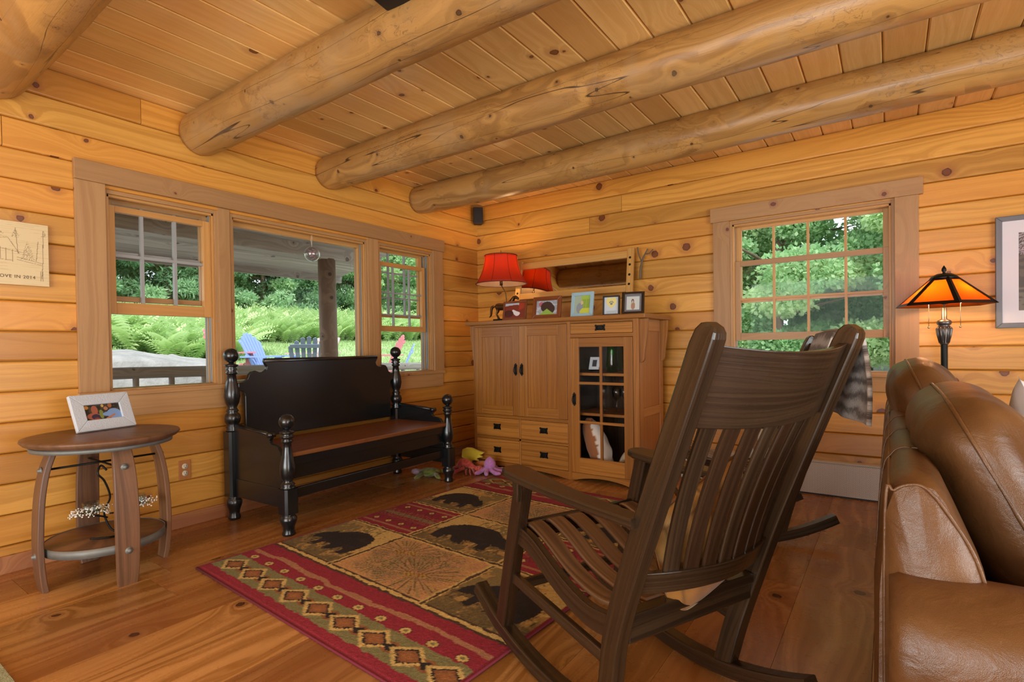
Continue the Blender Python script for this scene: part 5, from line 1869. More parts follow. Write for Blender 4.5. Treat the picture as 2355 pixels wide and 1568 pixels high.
def panel(c, r_, kind, flip=False):
    (x0, x1), (y0, y1) = cols[c], rows[r_]
    inn = (gx_ >= x0) & (gx_ < x1) & (gy_ >= y0) & (gy_ < y1)
    u = (gx_ - x0) / (x1 - x0)
    v = (gy_ - y0) / (y1 - y0)
    nz = vn(0.05, 0.05, 30 + c * 7 + r_)
    nf = vn(0.012, 0.02, 50 + c * 7 + r_)
    if flip:
        u = 1 - u
    if kind == 'bear':
        put(inn, CRM * 0.92)
        put(inn & (v + (nz - 0.5) * 0.7 < 0.34), TAN * 0.75)
        g = np.clip(1.25 - v * 2.4 + (nf - 0.5) * 1.9, 0, 1)
        put(inn, OLV * 0.8, g * (g > 0.3))
        e = np.clip((0.72 * (1 - u) - 0.05 + (nf - 0.5) * 0.8), 0, 1) * (v > 0.3)
        put(inn & (e > 0.28), OLV * 0.75, 0.75)
        put(inn & (nf > 0.62) & (v < 0.5), DKB, 0.6)
        put(inn & (nz > 0.64), TAN * 1.05, 0.6)
        m = inpoly(bear, 0.5 + (u - 0.5) * 1.12 + (nf - 0.5) * 0.03, 0.5 + (v - 0.5) * 1.1 + (nf - 0.5) * 0.05)
        put(inn & m, BLK)
        put(inn & m & (nz > 0.62), BLK * 1.7, 0.6)
        put(inn & (v < 0.20) & (nf > 0.5), OLV * 1.1, 0.8)
    elif kind == 'cone':
        put(inn, PNK)
        put(inn & (nz > 0.52), TAN * 0.95, 0.5)
        edge = np.minimum(np.minimum(u, 1 - u), np.minimum(v, 1 - v))
        put(inn, np.array(srgb('#C99A62')[:3]), np.clip(1 - edge * 7 + (nf - 0.5), 0, 1) * 0.7)
        for cx_, cy_, k, ph in ((0.30, 0.66, 1.0, 0.4), (0.66, 0.34, 1.15, 0.2), (0.62, 0.78, 0.6, 0.9), (0.30, 0.26, 0.6, 2.0)):
            dx, dy_ = (u - cx_), (v - cy_)
            rr = np.sqrt(dx * dx + (dy_ * 0.9) ** 2)
            an = np.arctan2(dy_, dx)
            sp = (np.sin(an * 31 + 5 * np.sin(an * 3 + ph) + rr * 10) + np.sin(an * 47 + ph * 3)) * 0.5 + (fine_n - 0.5) * 0.7
            put(inn & (rr < 0.30 * k) & (rr > 0.03) & (sp > 0.10 + rr / k * 1.7), OLV * 0.72, 0.9)
            put(inn & (rr < 0.34 * k) & (rr > 0.05) & (sp < -0.62 + rr / k), SAGE * 1.25, 0.6)
            if k > 0.9:
                for q in (-0.045, 0.045):
                    d = ((dx - q) / 0.048) ** 2 + ((dy_ - q * 0.6) / 0.052) ** 2
                    put(inn & (d < 1), BRN * 1.0)
                    put(inn & (d < 1) & ((np.sin(u * 150) * np.sin(v * 120)) > 0.1), GOLD)
    else:
        put(inn, BUR * 0.92)
        for q, c_, w_ in ((0.14, PNK * 0.8, 0.02), (0.86, PNK * 0.8, 0.02), (0.5, SAGE, 0.04)):
            put(inn & (np.abs(v - q + (nz - 0.5) * 0.02) < w_), c_, 0.8)
        lat = (np.abs(((u * 9 + v * 6) % 1) - 0.5) < 0.05) | (np.abs(((u * 9 - v * 6) % 1) - 0.5) < 0.05)
        put(inn & lat & (np.abs(v - 0.5) < 0.26), BLK * 1.8, 0.7)
        for row in (0.24, 0.76):
            for i in range(4):
                d = np.abs(u - (0.14 + 0.24 * i)) / 0.05 + np.abs(v - row) / 0.05
                put(inn & (d < 1.15), BLK * 1.6)
                put(inn & (d < 0.9), CRM)
                put(inn & (d < 0.35), SAGE)
        put(inn & (fine_n > 0.75) & (np.abs(v - 0.5) < 0.14), PNK * 0.8, 0.5)


panel(0, 0, 'bear')
panel(1, 0, 'cone')
panel(2, 0, 'bear')
panel(0, 1, 'red')
panel(1, 1, 'bear', True)
panel(2, 1, 'red')
panel(0, 2, 'bear', True)
panel(1, 2, 'cone')
panel(2, 2, 'bear')
for c in (0.49, 1.15):
    put((np.abs(gx_ - c + wob * 1.3) < 0.018) & (gy_ > 0.40) & (gy_ < 1.84), CRM * 0.95)
    put((np.abs(gx_ - c - 0.004 + wob * 1.1) < 0.007) & (gy_ > 0.40) & (gy_ < 1.84), DKB)
for c in (0.885, 1.36):
    put((np.abs(gy_ - c + wob * 1.3) < 0.018) & (gx_ > 0.0), CRM * 0.95)
    put((np.abs(gy_ - c - 0.004 + wob * 1.1) < 0.007), DKB)
C3 *= (0.78 + 0.44 * fine_n[..., None] * (0.6 + 0.8 * vn(0.3, 0.3, 77)[..., None]))
C3 *= 1.06
edge = np.minimum(np.minimum(gx_, RW - gx_), np.minimum(gy_, RL - gy_))
put(edge < 0.011, BUR * 0.8)
hz = np.where(edge < 0.012, 0.009 + 0.0, 0.0115) + (fine_n - 0.5) * 0.0016
rg = thing('area_rug', 'patchwork area rug with black bears, pinecones and burgundy diamond borders', 'rug', (0.735, -3.110, 0.0015), rad(-3.5))
V = np.stack([gx_, gy_, hz], -1).reshape(-1, 3)
ii, jj = np.meshgrid(np.arange(nx), np.arange(ny), indexing='ij')
a0 = (ii * (ny + 1) + jj).ravel()
F = np.stack([a0, a0 + ny + 1, a0 + ny + 2, a0 + 1], 1)
rp = raw('pile', V, F, 0.5, 'rug', rg)
ca2 = rp.data.attributes.new('Col', 'FLOAT_COLOR', 'POINT')
ca2.data.foreach_set('color', np.concatenate([np.clip(C3, 0, 1).reshape(-1, 3), np.ones((V.shape[0], 1))], 1).astype(np.float32).ravel())
rp.data.polygons.foreach_set('use_smooth', np.ones(len(F), bool))
M['rugbind'] = plain('burgundy_binding', '#6E1F30', 0.9, bump=0.6, bscale=300)
MB().tube([(0, 0, 0.005), (RW, 0, 0.005), (RW, RL, 0.005), (0, RL, 0.005), (0, 0, 0.005)], 0.0055, 8).build('binding', 'rugbind', rg)
MB().box(0.001, RW - 0.001, 0.001, RL - 0.001, 0, 0.007, 1).build('backing', 'rugbind', rg)
# corner of another rug
r2 = tag(B().box(-0.75, 1.1, -1.6, 0, 0.0, 0.012, 0).build('small_rug', plain('sage_rug', '#9AA082', 0.95, var=0.4, scale=50, bump=1.0, bscale=200, bdist=0.004)), 'edge of a pale sage green rug at the lower left corner', 'rug')
r2.location = (1.0, -3.865, 0.001)

# ---------------------------------------------------------------- soft toys in the corner


def plushy(name, label, loc, rz=0.0):
    return thing(name, label, 'plush toy', loc, rz, 'plush sea toys on the floor')


def pb(mb, name, par, col, var='#000000', k=0.5, sc=120):
    c0, c1 = srgb(col), srgb(var)
    return mb.build(name, 'plush', par, colfn=lambda p: tuple(a + (b - a) * (k if mnoise.noise(p * sc) > 0.12 else 0) for a, b in zip(c0, c1)), subsurf=0)


oc = plushy('plush_octopus', 'lilac plush octopus in front of the cabinet', (0.745, -0.80, 0.0))
pb(B().grid(lambda a, b: ((0.052 * sin(pi * min(1, b + 0.04)) ** 0.6) * cos(a * 2 * pi), (0.045 * sin(pi * min(1, b + 0.04)) ** 0.6) * sin(a * 2 * pi), 0.02 + 0.125 * b), 28, 18, closed_u=True), 'body', oc, '#B474B8', '#C890C8')
for i in range(8):
    a = i * pi / 4 + 0.2
    L_ = 0.13 + 0.02 * (i % 2)
    pb(B().tube(spline([(cos(a) * 0.02, sin(a) * 0.02, 0.035), (cos(a) * 0.06, sin(a) * 0.06, 0.034), (cos(a + 0.15) * 0.10, sin(a + 0.15) * 0.10, 0.022), (cos(a + 0.3) * L_, sin(a + 0.3) * L_, 0.026)], 4), [0.022, 0.022, 0.021, 0.020, 0.019, 0.018, 0.018, 0.018, 0.018, 0.017, 0.016, 0.013, 0.006], 10), 'tentacle', oc, '#B070B2', '#C890C8')
lo = plushy('plush_lobster', 'red spotted plush lobster between the bench foot and the octopus', (0.585, -0.885, 0.0), rad(20))
pb(B().tube(spline([(-0.09, 0, 0.05), (-0.05, 0, 0.085), (0.0, 0.0, 0.075), (0.05, 0.0, 0.04), (0.09, 0.02, 0.03), (0.13, 0.02, 0.028)], 5), [0.018, 0.025, 0.030, 0.034, 0.036, 0.038, 0.038, 0.037, 0.036, 0.034, 0.030, 0.028, 0.027, 0.026, 0.026, 0.027, 0.028, 0.029, 0.030, 0.032, 0.033, 0.033, 0.030, 0.026, 0.020, 0.010], 14), 'body', lo, '#B23A38', '#D07A5C')
for s in (-1, 1):
    pb(B().tube(spline([(-0.03, s * 0.03, 0.05), (-0.07, s * 0.07, 0.035), (-0.11, s * 0.075, 0.022), (-0.16, s * 0.05, 0.024)], 4), [0.014, 0.013, 0.012, 0.012, 0.012, 0.013, 0.016, 0.020, 0.024, 0.026, 0.022, 0.014, 0.004], 10), 'claw', lo, '#9E2F34', '#C8624E')
    for k in range(3):
        pb(B().tube([(-0.01 + k * 0.03, s * 0.025, 0.04), (0.0 + k * 0.035, s * 0.07, 0.03), (0.01 + k * 0.04, s * 0.09, 0.008)], [0.009, 0.008, 0.005], 8), 'leg', lo, '#8E2A34', '#B8584E')
B().ball((-0.075, -0.012, 0.085), 0.007, 8, 6).ball((-0.075, 0.014, 0.087), 0.007, 8, 6).build('eyes', 'ivory', lo)
fs = plushy('plush_fish', 'yellow plush angelfish standing behind the lobster', (0.49, -0.735, 0.0), rad(18))
fish = [(-0.085, 0.115), (-0.08, 0.165), (-0.04, 0.182), (0.01, 0.180), (0.05, 0.165), (0.10, 0.150), (0.125, 0.148), (0.105, 0.130), (0.08, 0.125), (0.11, 0.105), (0.07, 0.098), (0.05, 0.088), (0.07, 0.070), (0.035, 0.075), (0.01, 0.070), (0.0, 0.045), (-0.03, 0.06), (-0.05, 0.085), (-0.085, 0.095)]
mb = B().prism(fish, -0.016, 0.016, 'xz', 0)
o = pb(mb, 'body', fs, '#D8C024', '#E6DC5C', 0.6, 60)
bv = o.modifiers.new('bevel', 'BEVEL')
bv.width, bv.segments = 0.010, 3
pb(B().tube(spline([(-0.09, -0.03, 0.075), (-0.05, -0.05, 0.04), (0.02, -0.06, 0.02), (0.07, -0.05, 0.018)], 5), [0.006] * 4 + [0.009] * 9 + [0.006] * 3, 8), 'stripe_band', fs, '#3A2E28', '#A06A50')
cr_ = plushy('plush_crocodile', 'orange knitted plush creature lying in front of the cabinet toe', (0.60, -0.725, 0.0), rad(-8))
pb(B().tube(spline([(-0.06, 0, 0.035), (0, 0, 0.045), (0.06, 0, 0.045), (0.12, 0, 0.035), (0.17, 0.01, 0.025)], 6), [0.02] + [0.030 + 0.004 * (i % 2) for i in range(23)] + [0.02], 12), 'body', cr_, '#C9742A', '#8E4A1C', 0.7, 90)
pb(B().tube(spline([(-0.05, -0.02, 0.02), (-0.09, -0.04, 0.02), (-0.05, -0.07, 0.016), (0.02, -0.05, 0.016)], 5), [0.012] * 15 + [0.006], 10), 'tail', cr_, '#C9742A', '#A05A24', 0.7, 90)
tl = plushy('plush_turtle', 'green and yellow patterned plush toy under the bench', (0.375, -1.135, 0.0), rad(30))
pb(B().ball((0, 0, 0.035), 0.06, 20, 12, (1.5, 1, 0.6)), 'body', tl, '#6E7A2E', '#2E3A22', 0.8, 70)
for s, q in ((-1, -0.05), (1, -0.05), (-1, 0.06), (1, 0.06)):
    pb(B().tube([(q, s * 0.04, 0.03), (q * 1.5, s * 0.09, 0.018), (q * 1.9, s * 0.12, 0.012)], [0.02, 0.018, 0.008], 8), 'flipper', tl, '#8A8A3E', '#3E4A2A', 0.7, 90)
pb(B().ball((-0.115, 0, 0.04), 0.03, 14, 8, (1.3, 1, 0.8)), 'head', tl, '#A88AA0', '#4E5A3A', 0.6, 80)
cn = tag(B().lathe([(0.030, 0), (0.045, 0), (0.046, 0.14), (0.043, 0.145), (0.040, 0.14), (0.036, 0.004)], (0, 0, 0), 28, Matrix.Translation((0, 0, 0.0465)) @ Matrix.Rotation(rad(88), 4, 'Y')).build('metal_tin', plain('silver_tin', '#A8A4A0', 0.3, 0.8)), 'silver tin lying on its side behind the yellow fish', 'tin')
cn.location = (0.30, -0.50, 0)
cn.rotation_euler = (0, 0, rad(35))

# ---------------------------------------------------------------- rocking chairs


def rocking_chair(label, loc, rz):
    t = thing('rocking_chair', label, 'rocking chair', loc, rz, 'dark oak rocking chairs')
    # local: x = width (sitter's right), y = forward; b (backward) = -y
    HW = 0.262
    P3 = lambda b, z, x=0.0: (x, -b, z)
    zr = lambda b: 0.5 * (b - 0.34) ** 2 / 1.05       # underside of the rockers
    for s in (-1, 1):
        pts = [P3(b, zr(b) + 0.024, s * (HW - 0.026 * max(0, b) / 0.55)) for b in [(-0.16 + i * 0.995 / 26) for i in range(27)]]
        B().sweep(pts, rrect(0.050, 0.046, 0.006, 2), up=(0, 0, 1)).build('rocker', 'rocker', t)
        # rear post, kinked
        pp = spline([P3(0.550, 0.060, s * (HW - 0.026)), P3(0.583, 0.20, s * (HW - 0.013)), P3(0.622, 0.335, s * HW), P3(0.700, 0.55, s * HW), P3(0.815, 0.83, s * HW), P3(0.905, 1.045, s * HW)], 5)
        pp += [P3(0.918, 1.072, s * HW), P3(0.926, 1.084, s * HW), P3(0.930, 1.090, s * HW)]
        n_ = len(pp)
        sc = [(1, 1)] * (n_ - 3) + [(0.98, 0.92), (0.90, 0.72), (0.75, 0.40)]
        B().sweep(pp, rrect(0.043, 0.058, 0.005, 2), up=(0, 1, 0.3), scale=sc).build('rear_post', 'rocker', t)
        fp = [P3(0.025, 0.085, s * HW), P3(0.070, 0.25, s * HW), P3(0.125, 0.45, s * HW), P3(0.180, 0.640, s * HW)]
        B().sweep(fp, rrect(0.043, 0.055, 0.005, 2), up=(0, 1, 0)).build('front_leg', 'rocker', t)
        # arm
        arm = []
        for b, wd, off in ((0.105, 0.030, 0), (0.115, 0.075, 0), (0.15, 0.098, 0), (0.23, 0.092, 0), (0.38, 0.074, 0), (0.55, 0.058, 0), (0.715, 0.050, 0)):
            arm.append((b, wd))
        nA = len(arm)
        bb = [P3(b, 0.652 - 0.030 * max(0, b) - 0.012 * sin(pi * max(0, b) / 0.7), s * (HW + 0.012)) for b, wd in arm]
        B().sweep(bb, rrect(1.0, 0.024, 0.006, 2) if False else [(x_, z_) for x_, z_ in ((0.5, -0.006), (0.5, 0.006), (0.46, 0.012), (-0.46, 0.012), (-0.5, 0.006), (-0.5, -0.006), (-0.46, -0.012), (0.46, -0.012))], up=(0, 0, 1), scale=[(wd, 1.0) for b, wd in arm]).build('armrest', 'rocker', t)
        B().prism([(-0.022, 0.640), (0.012, 0.640), (0.010, 0.60), (-0.004, 0.565), (-0.018, 0.555), (-0.022, 0.58)], s * (HW + 0.0215), s * (HW + 0.040), 'yz', 2, Matrix.Translation((0, -0.175, 0))).build('arm_bracket', 'rocker', t, bevel=0.002)
        # side seat rail, scooped
        rl_ = spline([P3(0.125, 0.430, s * (HW - 0.006)), P3(0.22, 0.412, s * (HW - 0.006)), P3(0.37, 0.350, s * (HW - 0.006)), P3(0.50, 0.318, s * (HW - 0.006)), P3(0.625, 0.330, s * (HW - 0.006))], 6)
        B().sweep(rl_, rrect(0.026, 0.062, 0.004, 2), up=(0, 0, 1)).build('side_rail', 'rocker', t)
        B().sweep([P3(0.080, 0.275, s * HW), P3(0.580, 0.215, s * (HW - 0.02))], rrect(0.020, 0.036, 0.004, 2), up=(0, 0, 1)).build('side_stretcher', 'rocker', t)
    # seat slats
    for i in range(6):
        x_ = -0.205 + i * 0.082
        sl_ = spline([P3(0.130, 0.455, x_), P3(0.165, 0.458, x_), P3(0.25, 0.432, x_), P3(0.37, 0.380, x_), P3(0.50, 0.356, x_), P3(0.61, 0.372, x_)], 5)
        B().sweep(sl_, rrect(0.058, 0.014, 0.005, 2), up=(0, 0, 1)).build('seat_slat', 'seat_slat', t)
    B().box(-HW + 0.022, HW - 0.022, -0.142, -0.117, 0.405, 0.450, 0).build('front_rail', 'rocker', t, bevel=0.005)
    B().tube([P3(0.122, 0.456, -HW + 0.02), P3(0.122, 0.456, HW - 0.02)], 0.012, 10).build('front_roll', 'rocker', t)
    B().box(-HW + 0.022, HW - 0.022, -0.650, -0.608, 0.342, 0.372, 0).build('rear_seat_rail', 'rocker', t, bevel=0.004)
    B().box(-HW + 0.022, HW - 0.022, -0.640, -0.614, 0.292, 0.340, 0).build('rear_seat_rail', 'rocker', t, bevel=0.004)
    B().box(-HW + 0.022, HW - 0.022, -0.070, -0.052, 0.205, 0.240, 0).build('front_stretcher', 'rocker', t, bevel=0.004)

    # curved crest and lower back rail
    def back_pt(z):
        """b of the post centreline at height z"""
        zz = [(0.335, 0.620), (0.55, 0.700), (0.83, 0.815), (1.045, 0.905), (1.10, 0.928)]
        for (z0, b0), (z1, b1) in zip(zz[:-1], zz[1:]):
            if z <= z1:
                return b0 + (b1 - b0) * (z - z0) / (z1 - z0)
        return zz[-1][1]

    def bow(q, z, k):
        return back_pt(z) + k * (1 - q * q)
    xs = [-1 + 2 * i / 20 for i in range(21)]
    for nm, zt, zb, k, th, dip in (('crest_rail', 1.050, 0.868, 0.050, 0.024, 0.018), ('lower_back_rail', 0.492, 0.432, 0.060, 0.024, 0.0)):
        mb = B()
        v, f, uv = [], [], []
        for q in xs:
            x_ = q * (HW - 0.018)
            z1_ = zt - dip * (1 - q * q) ** 1.0
            z0_ = zb - (0.012 * (1 - q * q) if nm == 'crest_rail' else 0)
            for z_, o_ in ((z0_, -th / 2), (z1_, -th / 2), (z1_, th / 2), (z0_, th / 2)):
                v.append(P3(bow(q, z_, k) + o_, z_, x_))
        for i in range(20):
            for j in range(4):
                j2 = (j + 1) % 4
                f.append([i * 4 + j, i * 4 + j2, (i + 1) * 4 + j2, (i + 1) * 4 + j])
                u0, u1 = xs[i] * HW, xs[i + 1] * HW
                h0, h1 = (0, zt - zb) if j % 2 == 0 else (zt - zb, zt - zb + 0.03)
                uv.append([(u0 + 3, h0 + 5), (u0 + 3, h1 + 5), (u1 + 3, h1 + 5), (u1 + 3, h0 + 5)])
        f += [[0, 1, 2, 3], [83, 82, 81, 80]]
        uv += [[(0, 0), (0, 0.1), (0.02, 0.1), (0.02, 0)]] * 2
        mb.add(v, f, uv)
        mb.build(nm, 'rocker', t, bevel=0.003, fix=True)
    # back slats
    for i in range(7):
        q = -0.78 + 1.56 * i / 6
        qb = q * 0.86
        pts = []
        for j in range(9):
            z_ = 0.480 + (0.880 - 0.480) * j / 8
            tt = j / 8
            qq = qb + (q - qb) * tt
            pts.append(P3(bow(qq, z_, 0.060 + (0.050 - 0.060) * tt) - 0.012 * sin(pi * tt), z_, qq * (HW - 0.018)))
        B().sweep(pts, rrect(0.044, 0.011, 0.004, 2), up=[(0.40 * q, -1, 0.0)] * 9).build('back_slat', 'rocker', t)
    return t


rc = rocking_chair('dark oak rocking chair in the foreground seen from behind, with slatted back', (2.455, -2.570, 0.0), rad(65.3))
for ch_ in rc.children:
    pass
rc2 = dup(rc, (2.404, -1.300, 0.0), rad(118), 'dark oak rocking chair farther off by the back window, fur throw over its back')
rc.location.z = 0.012 * 0


# pillows
def patchcol(p, A_, B_, C_, sc=7.0):
    q = (int(math.floor(p.x * sc + 40)) * 7 + int(math.floor(p.z * sc + 40)) * 3) % 5
    base_ = [A_, B_, C_, A_, B_][q]
    k = 0.85 + 0.3 * mnoise.noise(p * 30)
    gx2, gz2 = (p.x * sc) % 1, (p.z * sc) % 1
    if min(gx2, gz2, 1 - gx2, 1 - gz2) < 0.03:
        k *= 0.55
    return tuple(c * k for c in base_[:3]) + (1,)


M['hide'] = vcol('cowhide_patchwork', 0.62, 0.5, 260.0, 0.002, sheen=0.2)
rot_ = Matrix.Rotation


def place(o, chair, b, z, x_, lean, roll, spin=0.0):
    T = Matrix.Translation(chair.location) @ rot_(chair.rotation_euler.z, 4, 'Z') @ Matrix.Translation((x_, -b, z)) @ rot_(rad(-lean) * -1, 4, 'X') @ rot_(rad(spin), 4, 'Z') @ rot_(rad(roll), 4, 'Y')
    o.matrix_world = T


ca_h, cb_h, cc_h = srgb('#A9742E'), srgb('#C29450'), srgb('#B8A878')
p1 = thing('throw_pillow', 'gold and brown patched hide pillow leaning in the foreground rocking chair', 'pillow', (0, 0, 0))
cushion(0.36, 0.36, 0.10, 40).build('cover', 'hide', p1, colfn=lambda p: patchcol(p, ca_h, cb_h, cc_h), fix=True)
B().tube([(0.176 * cx_, 0, 0.176 * cz_) for cx_, cz_ in ((-1, -1), (1, -1), (1, 1), (-1, 1), (-1, -1))], 0.004, 6).build('piping', 'seam', p1)
place(p1, rc, 0.652, 0.520, 0.03, 10, -24)
p1.location = p1.location + Vector((0, 0, 0))
p2 = thing('throw_pillow', 'white and brown cowhide pillow in the rocking chair by the window', 'pillow', (0, 0, 0))
wh_, br_ = srgb('#D9CDB8'), srgb('#9A5F30')
cushion(0.46, 0.46, 0.14, 40).build('cover', 'hide', p2, colfn=lambda p: (wh_ if mnoise.noise(Vector((p.x * 9, 0, p.z * 6 + 4))) > 0.0 else tuple(c * (0.8 + 0.4 * mnoise.noise(p * 30)) for c in br_[:3]) + (1,)), fix=True)
B().tube([(0.225 * cx_, 0, 0.225 * cz_) for cx_, cz_ in ((-1, -1), (1, -1), (1, 1), (-1, 1), (-1, -1))], 0.004, 6).build('piping', 'seam', p2)
place(p2, rc2, 0.580, 0.620, -0.02, 20, 12)


# fur throw over the far chair's back
def fur_mat():
    N = NT('faux_fur')
    uv = N.n('ShaderNodeUVMap', uv_map='UVMap').outputs[0]
    sp = N.n('ShaderNodeSeparateXYZ', {0: uv})
    nz = N.noise(uv, 9.0, 3.0, dim='2D')
    b_ = N.math('ADD', N.math('MULTIPLY', sp.outputs[0], 13.0), N.math('MULTIPLY', nz, 1.0))
    s_ = N.n('ShaderNodeMath', {0: N.math('MULTIPLY', b_, 6.283)}, operation='SINE').outputs[0]
    f_ = N.noise(N.comb(N.math('MULTIPLY', sp.outputs[0], 60), N.math('MULTIPLY', sp.outputs[1], 220)), 1.0, 3.0, 0.7, dim='2D')
    c = N.ramp(N.math('ADD', N.math('MULTIPLY', s_, 0.28), N.math('MULTIPLY', f_, 1.0)), [(0.22, srgb('#5C5048')), (0.45, srgb('#A4988E')), (0.72, srgb('#D6CEC6'))])
    N.base(c, 0.9)
    N.b.inputs['Sheen Weight'].default_value = 0.5
    N.bump(N.math('ADD', f_, N.math('MULTIPLY', s_, 0.4)), 1.0, 0.012)
    return N.m


M['fur'] = fur_mat()  #


def drape(a, b):
    # a: down the cloth from the front side, over the crest, and down the back; b: across
    q = b * 2 - 1
    x_ = -0.145 + q * 0.105
    s_ = a * 0.80
    zt_ = 1.092
    if s_ < 0.22:
        y_, z_ = 0.845 - 0.010, zt_ - (0.22 - s_)
        y_ -= (0.22 - s_) * 0.38
    elif s_ < 0.36:
        t_ = (s_ - 0.22) / 0.14
        y_, z_ = 0.865 + t_ * 0.080, zt_ + 0.012 * sin(pi * t_)
    else:
        d = s_ - 0.36
        y_, z_ = 0.945 + 0.012 * sin(d * 8) - d * 0.03, zt_ - d
    if s_ > 0.36:
        y_ += 0.03 * (s_ - 0.36) * sin(b * 9) + 0.012 * mnoise.noise(Vector((x_ * 8, s_ * 4, 1)))
        x_ = -0.145 + (x_ + 0.145) * (1 + 2.0 * (s_ - 0.36))
        z_ += 0.03 * q * (s_ - 0.36)
    return (x_, -y_, z_)


th = tag(MB().grid(drape, 60, 30, us=0.80, vs=0.45).build('fur_throw', 'fur'), 'grey-brown faux fur throw draped over the far rocking chair', 'throw')
th.matrix_world = Matrix.Translation(rc2.location) @ rot_(rc2.rotation_euler.z, 4, 'Z')
so = th.modifiers.new('solid', 'SOLIDIFY')
so.thickness = 0.022
so.offset = 1

# ---------------------------------------------------------------- leather sofa
sf = thing('sofa', 'brown leather sofa seen from its end, backrest toward the rocking chairs', 'sofa', (3.462, -3.0, 0.0))
SL = 2.20                               # along +y from the near end
# back frame: outer face at x ~ 0
prof = [(-0.006, 0.06), (-0.016, 0.30), (-0.013, 0.55), (0.000, 0.72), (0.018, 0.762), (0.035, 0.779), (0.060, 0.783), (0.085, 0.776), (0.105, 0.752), (0.130, 0.690), (0.165, 0.60), (0.190, 0.45), (0.20, 0.06)]
mb = B()
NS = 80
v, f, uv = [], [], []
for i in range(NS + 1):
    y_ = SL * i / NS
    e = min(1.0, min(i, NS - i) / 3.0)
    k = 0.90 + 0.10 * sqrt(max(0, 1 - (1 - e) ** 2))
    d = min(abs((y_ / 0.36) % 1 - 0.0), abs((y_ / 0.36) % 1 - 1.0)) * 0.36
    dent = 0.006 * math.exp(-(d / 0.012) ** 2) * (0 < i < NS)
    for (px, pz) in prof:
        cx_, cz_ = 0.085, 0.42
        wv = 0.004 * mnoise.noise(Vector((px * 8, y_ * 5, pz * 5)))
        x2 = cx_ + (px - cx_) * k
        z2 = pz if pz < 0.3 else 0.3 + (pz - 0.3) * (k * 0.3 + 0.7)
        nx_ = -1 if px < 0.03 else (1 if px > 0.09 else 0)
        v.append((x2 - nx_ * dent + nx_ * wv, y_, z2 - (dent if pz > 0.7 else 0)))
m_ = len(prof)
for i in range(NS):
    for j in range(m_ - 1):
        f.append([i * m_ + j, i * m_ + j + 1, (i + 1) * m_ + j + 1, (i + 1) * m_ + j])
        uv.append([(0, 0)] * 4)
mb.add(v, f, uv, None, True)
mb.add([tuple(p) for p in v[:m_]], [list(range(m_))], [[(0, 0)] * m_])
mb.add([tuple(p) for p in v[-m_:]], [list(range(m_))], [[(0, 0)] * m_])
mb.build('backrest_frame', 'leather', sf, fix=True)
# padded end panel of the back (near end)
ep = [(0.004, 0.10), (0.006, 0.70), (0.022, 0.752), (0.060, 0.768), (0.088, 0.745), (0.122, 0.690), (0.146, 0.64), (0.166, 0.57), (0.172, 0.10)]


def endpad(a, b):
    n_ = len(ep)
    t_ = a * n_
    i = int(t_) % n_
    fr = t_ - int(t_)
    p0, p1_ = Vector(ep[i] + (0,)), Vector(ep[(i + 1) % n_] + (0,))
    p = p0.lerp(p1_, fr)
    c = Vector((0.095, 0.42, 0))
    s_ = 1 - b
    q = c.lerp(p, s_ ** 0.5 if s_ > 0 else 0)
    bul = 0.032 * (1 - s_ ** 2.2) + 0.004 * mnoise.noise(Vector((q.x * 16, q.y * 16, 2)))
    return (q.x, -bul, q.y)


mb = B().grid(endpad, 72, 14, closed_u=True)
mb.build('end_panel', 'leather', sf)


def piping(name, pts, r_=0.0034, par=None):
    return B().tube(pts, r_, 8).build(name, 'leather', par or sf)


piping('piping', spline([(p[0], 0.0, p[1]) for p in ep[:-1]], 5))
for i in range(1, 7):
    y_ = 0.004 + 0.36 * i * 0.998
    piping('back_seam', spline([(p[0] + (-0.0005 if p[0] < 0.05 else 0.0), y_, p[1] + 0.0005) for p in prof[:9]], 4), 0.0022)
piping('top_seam', [(0.013, y_, 0.752) for y_ in (0.02, SL)], 0.0032)

# arms (one at each end): a big horizontal roll with a front panel


def arm(y0, sgn, par):
    # roll runs along x, bulging toward sgn*y
    def g(a, b):
        x_ = 0.012 + a * 0.93
        e = min(1, min(a, 1 - a) / 0.03)
        k = 0.88 + 0.12 * sqrt(max(0, 1 - (1 - e) ** 2))
        th_ = b * 2 * pi
        ry, rz_ = 0.135 * k, 0.120 * k
        w_ = 0.006 * mnoise.noise(Vector((x_ * 4, cos(th_) * 1.4, sin(th_) * 1.4)))
        c_, s_ = cos(th_), sin(th_)
        return (x_, y0 + sgn * (0.005 + (ry + w_) * (abs(c_) ** 0.85) * (1 if c_ > 0 else -1)), 0.478 + (rz_ + w_) * (abs(s_) ** 0.85) * (1 if s_ > 0 else -1))
    mb = B().grid(g, 60, 36, closed_v=True)
    for e in ([j for j in range(36)], [60 * 36 + j for j in range(36)]):
        mb.f.append(e)
        mb.uv.append([(0, 0)] * 36)
        mb.t.append((0.5, 0.5, 0.5, 1))
        mb.sm.append(False)
    o = mb.build('arm', 'leather', par, fix=True)
    B().box(0.03, 0.90, y0 - 0.10 if sgn < 0 else y0 - 0.10, y0 + 0.10, 0.05, 0.40, 0).build('arm_base', 'leather', o, bevel=0.02, seg=3)
    return o


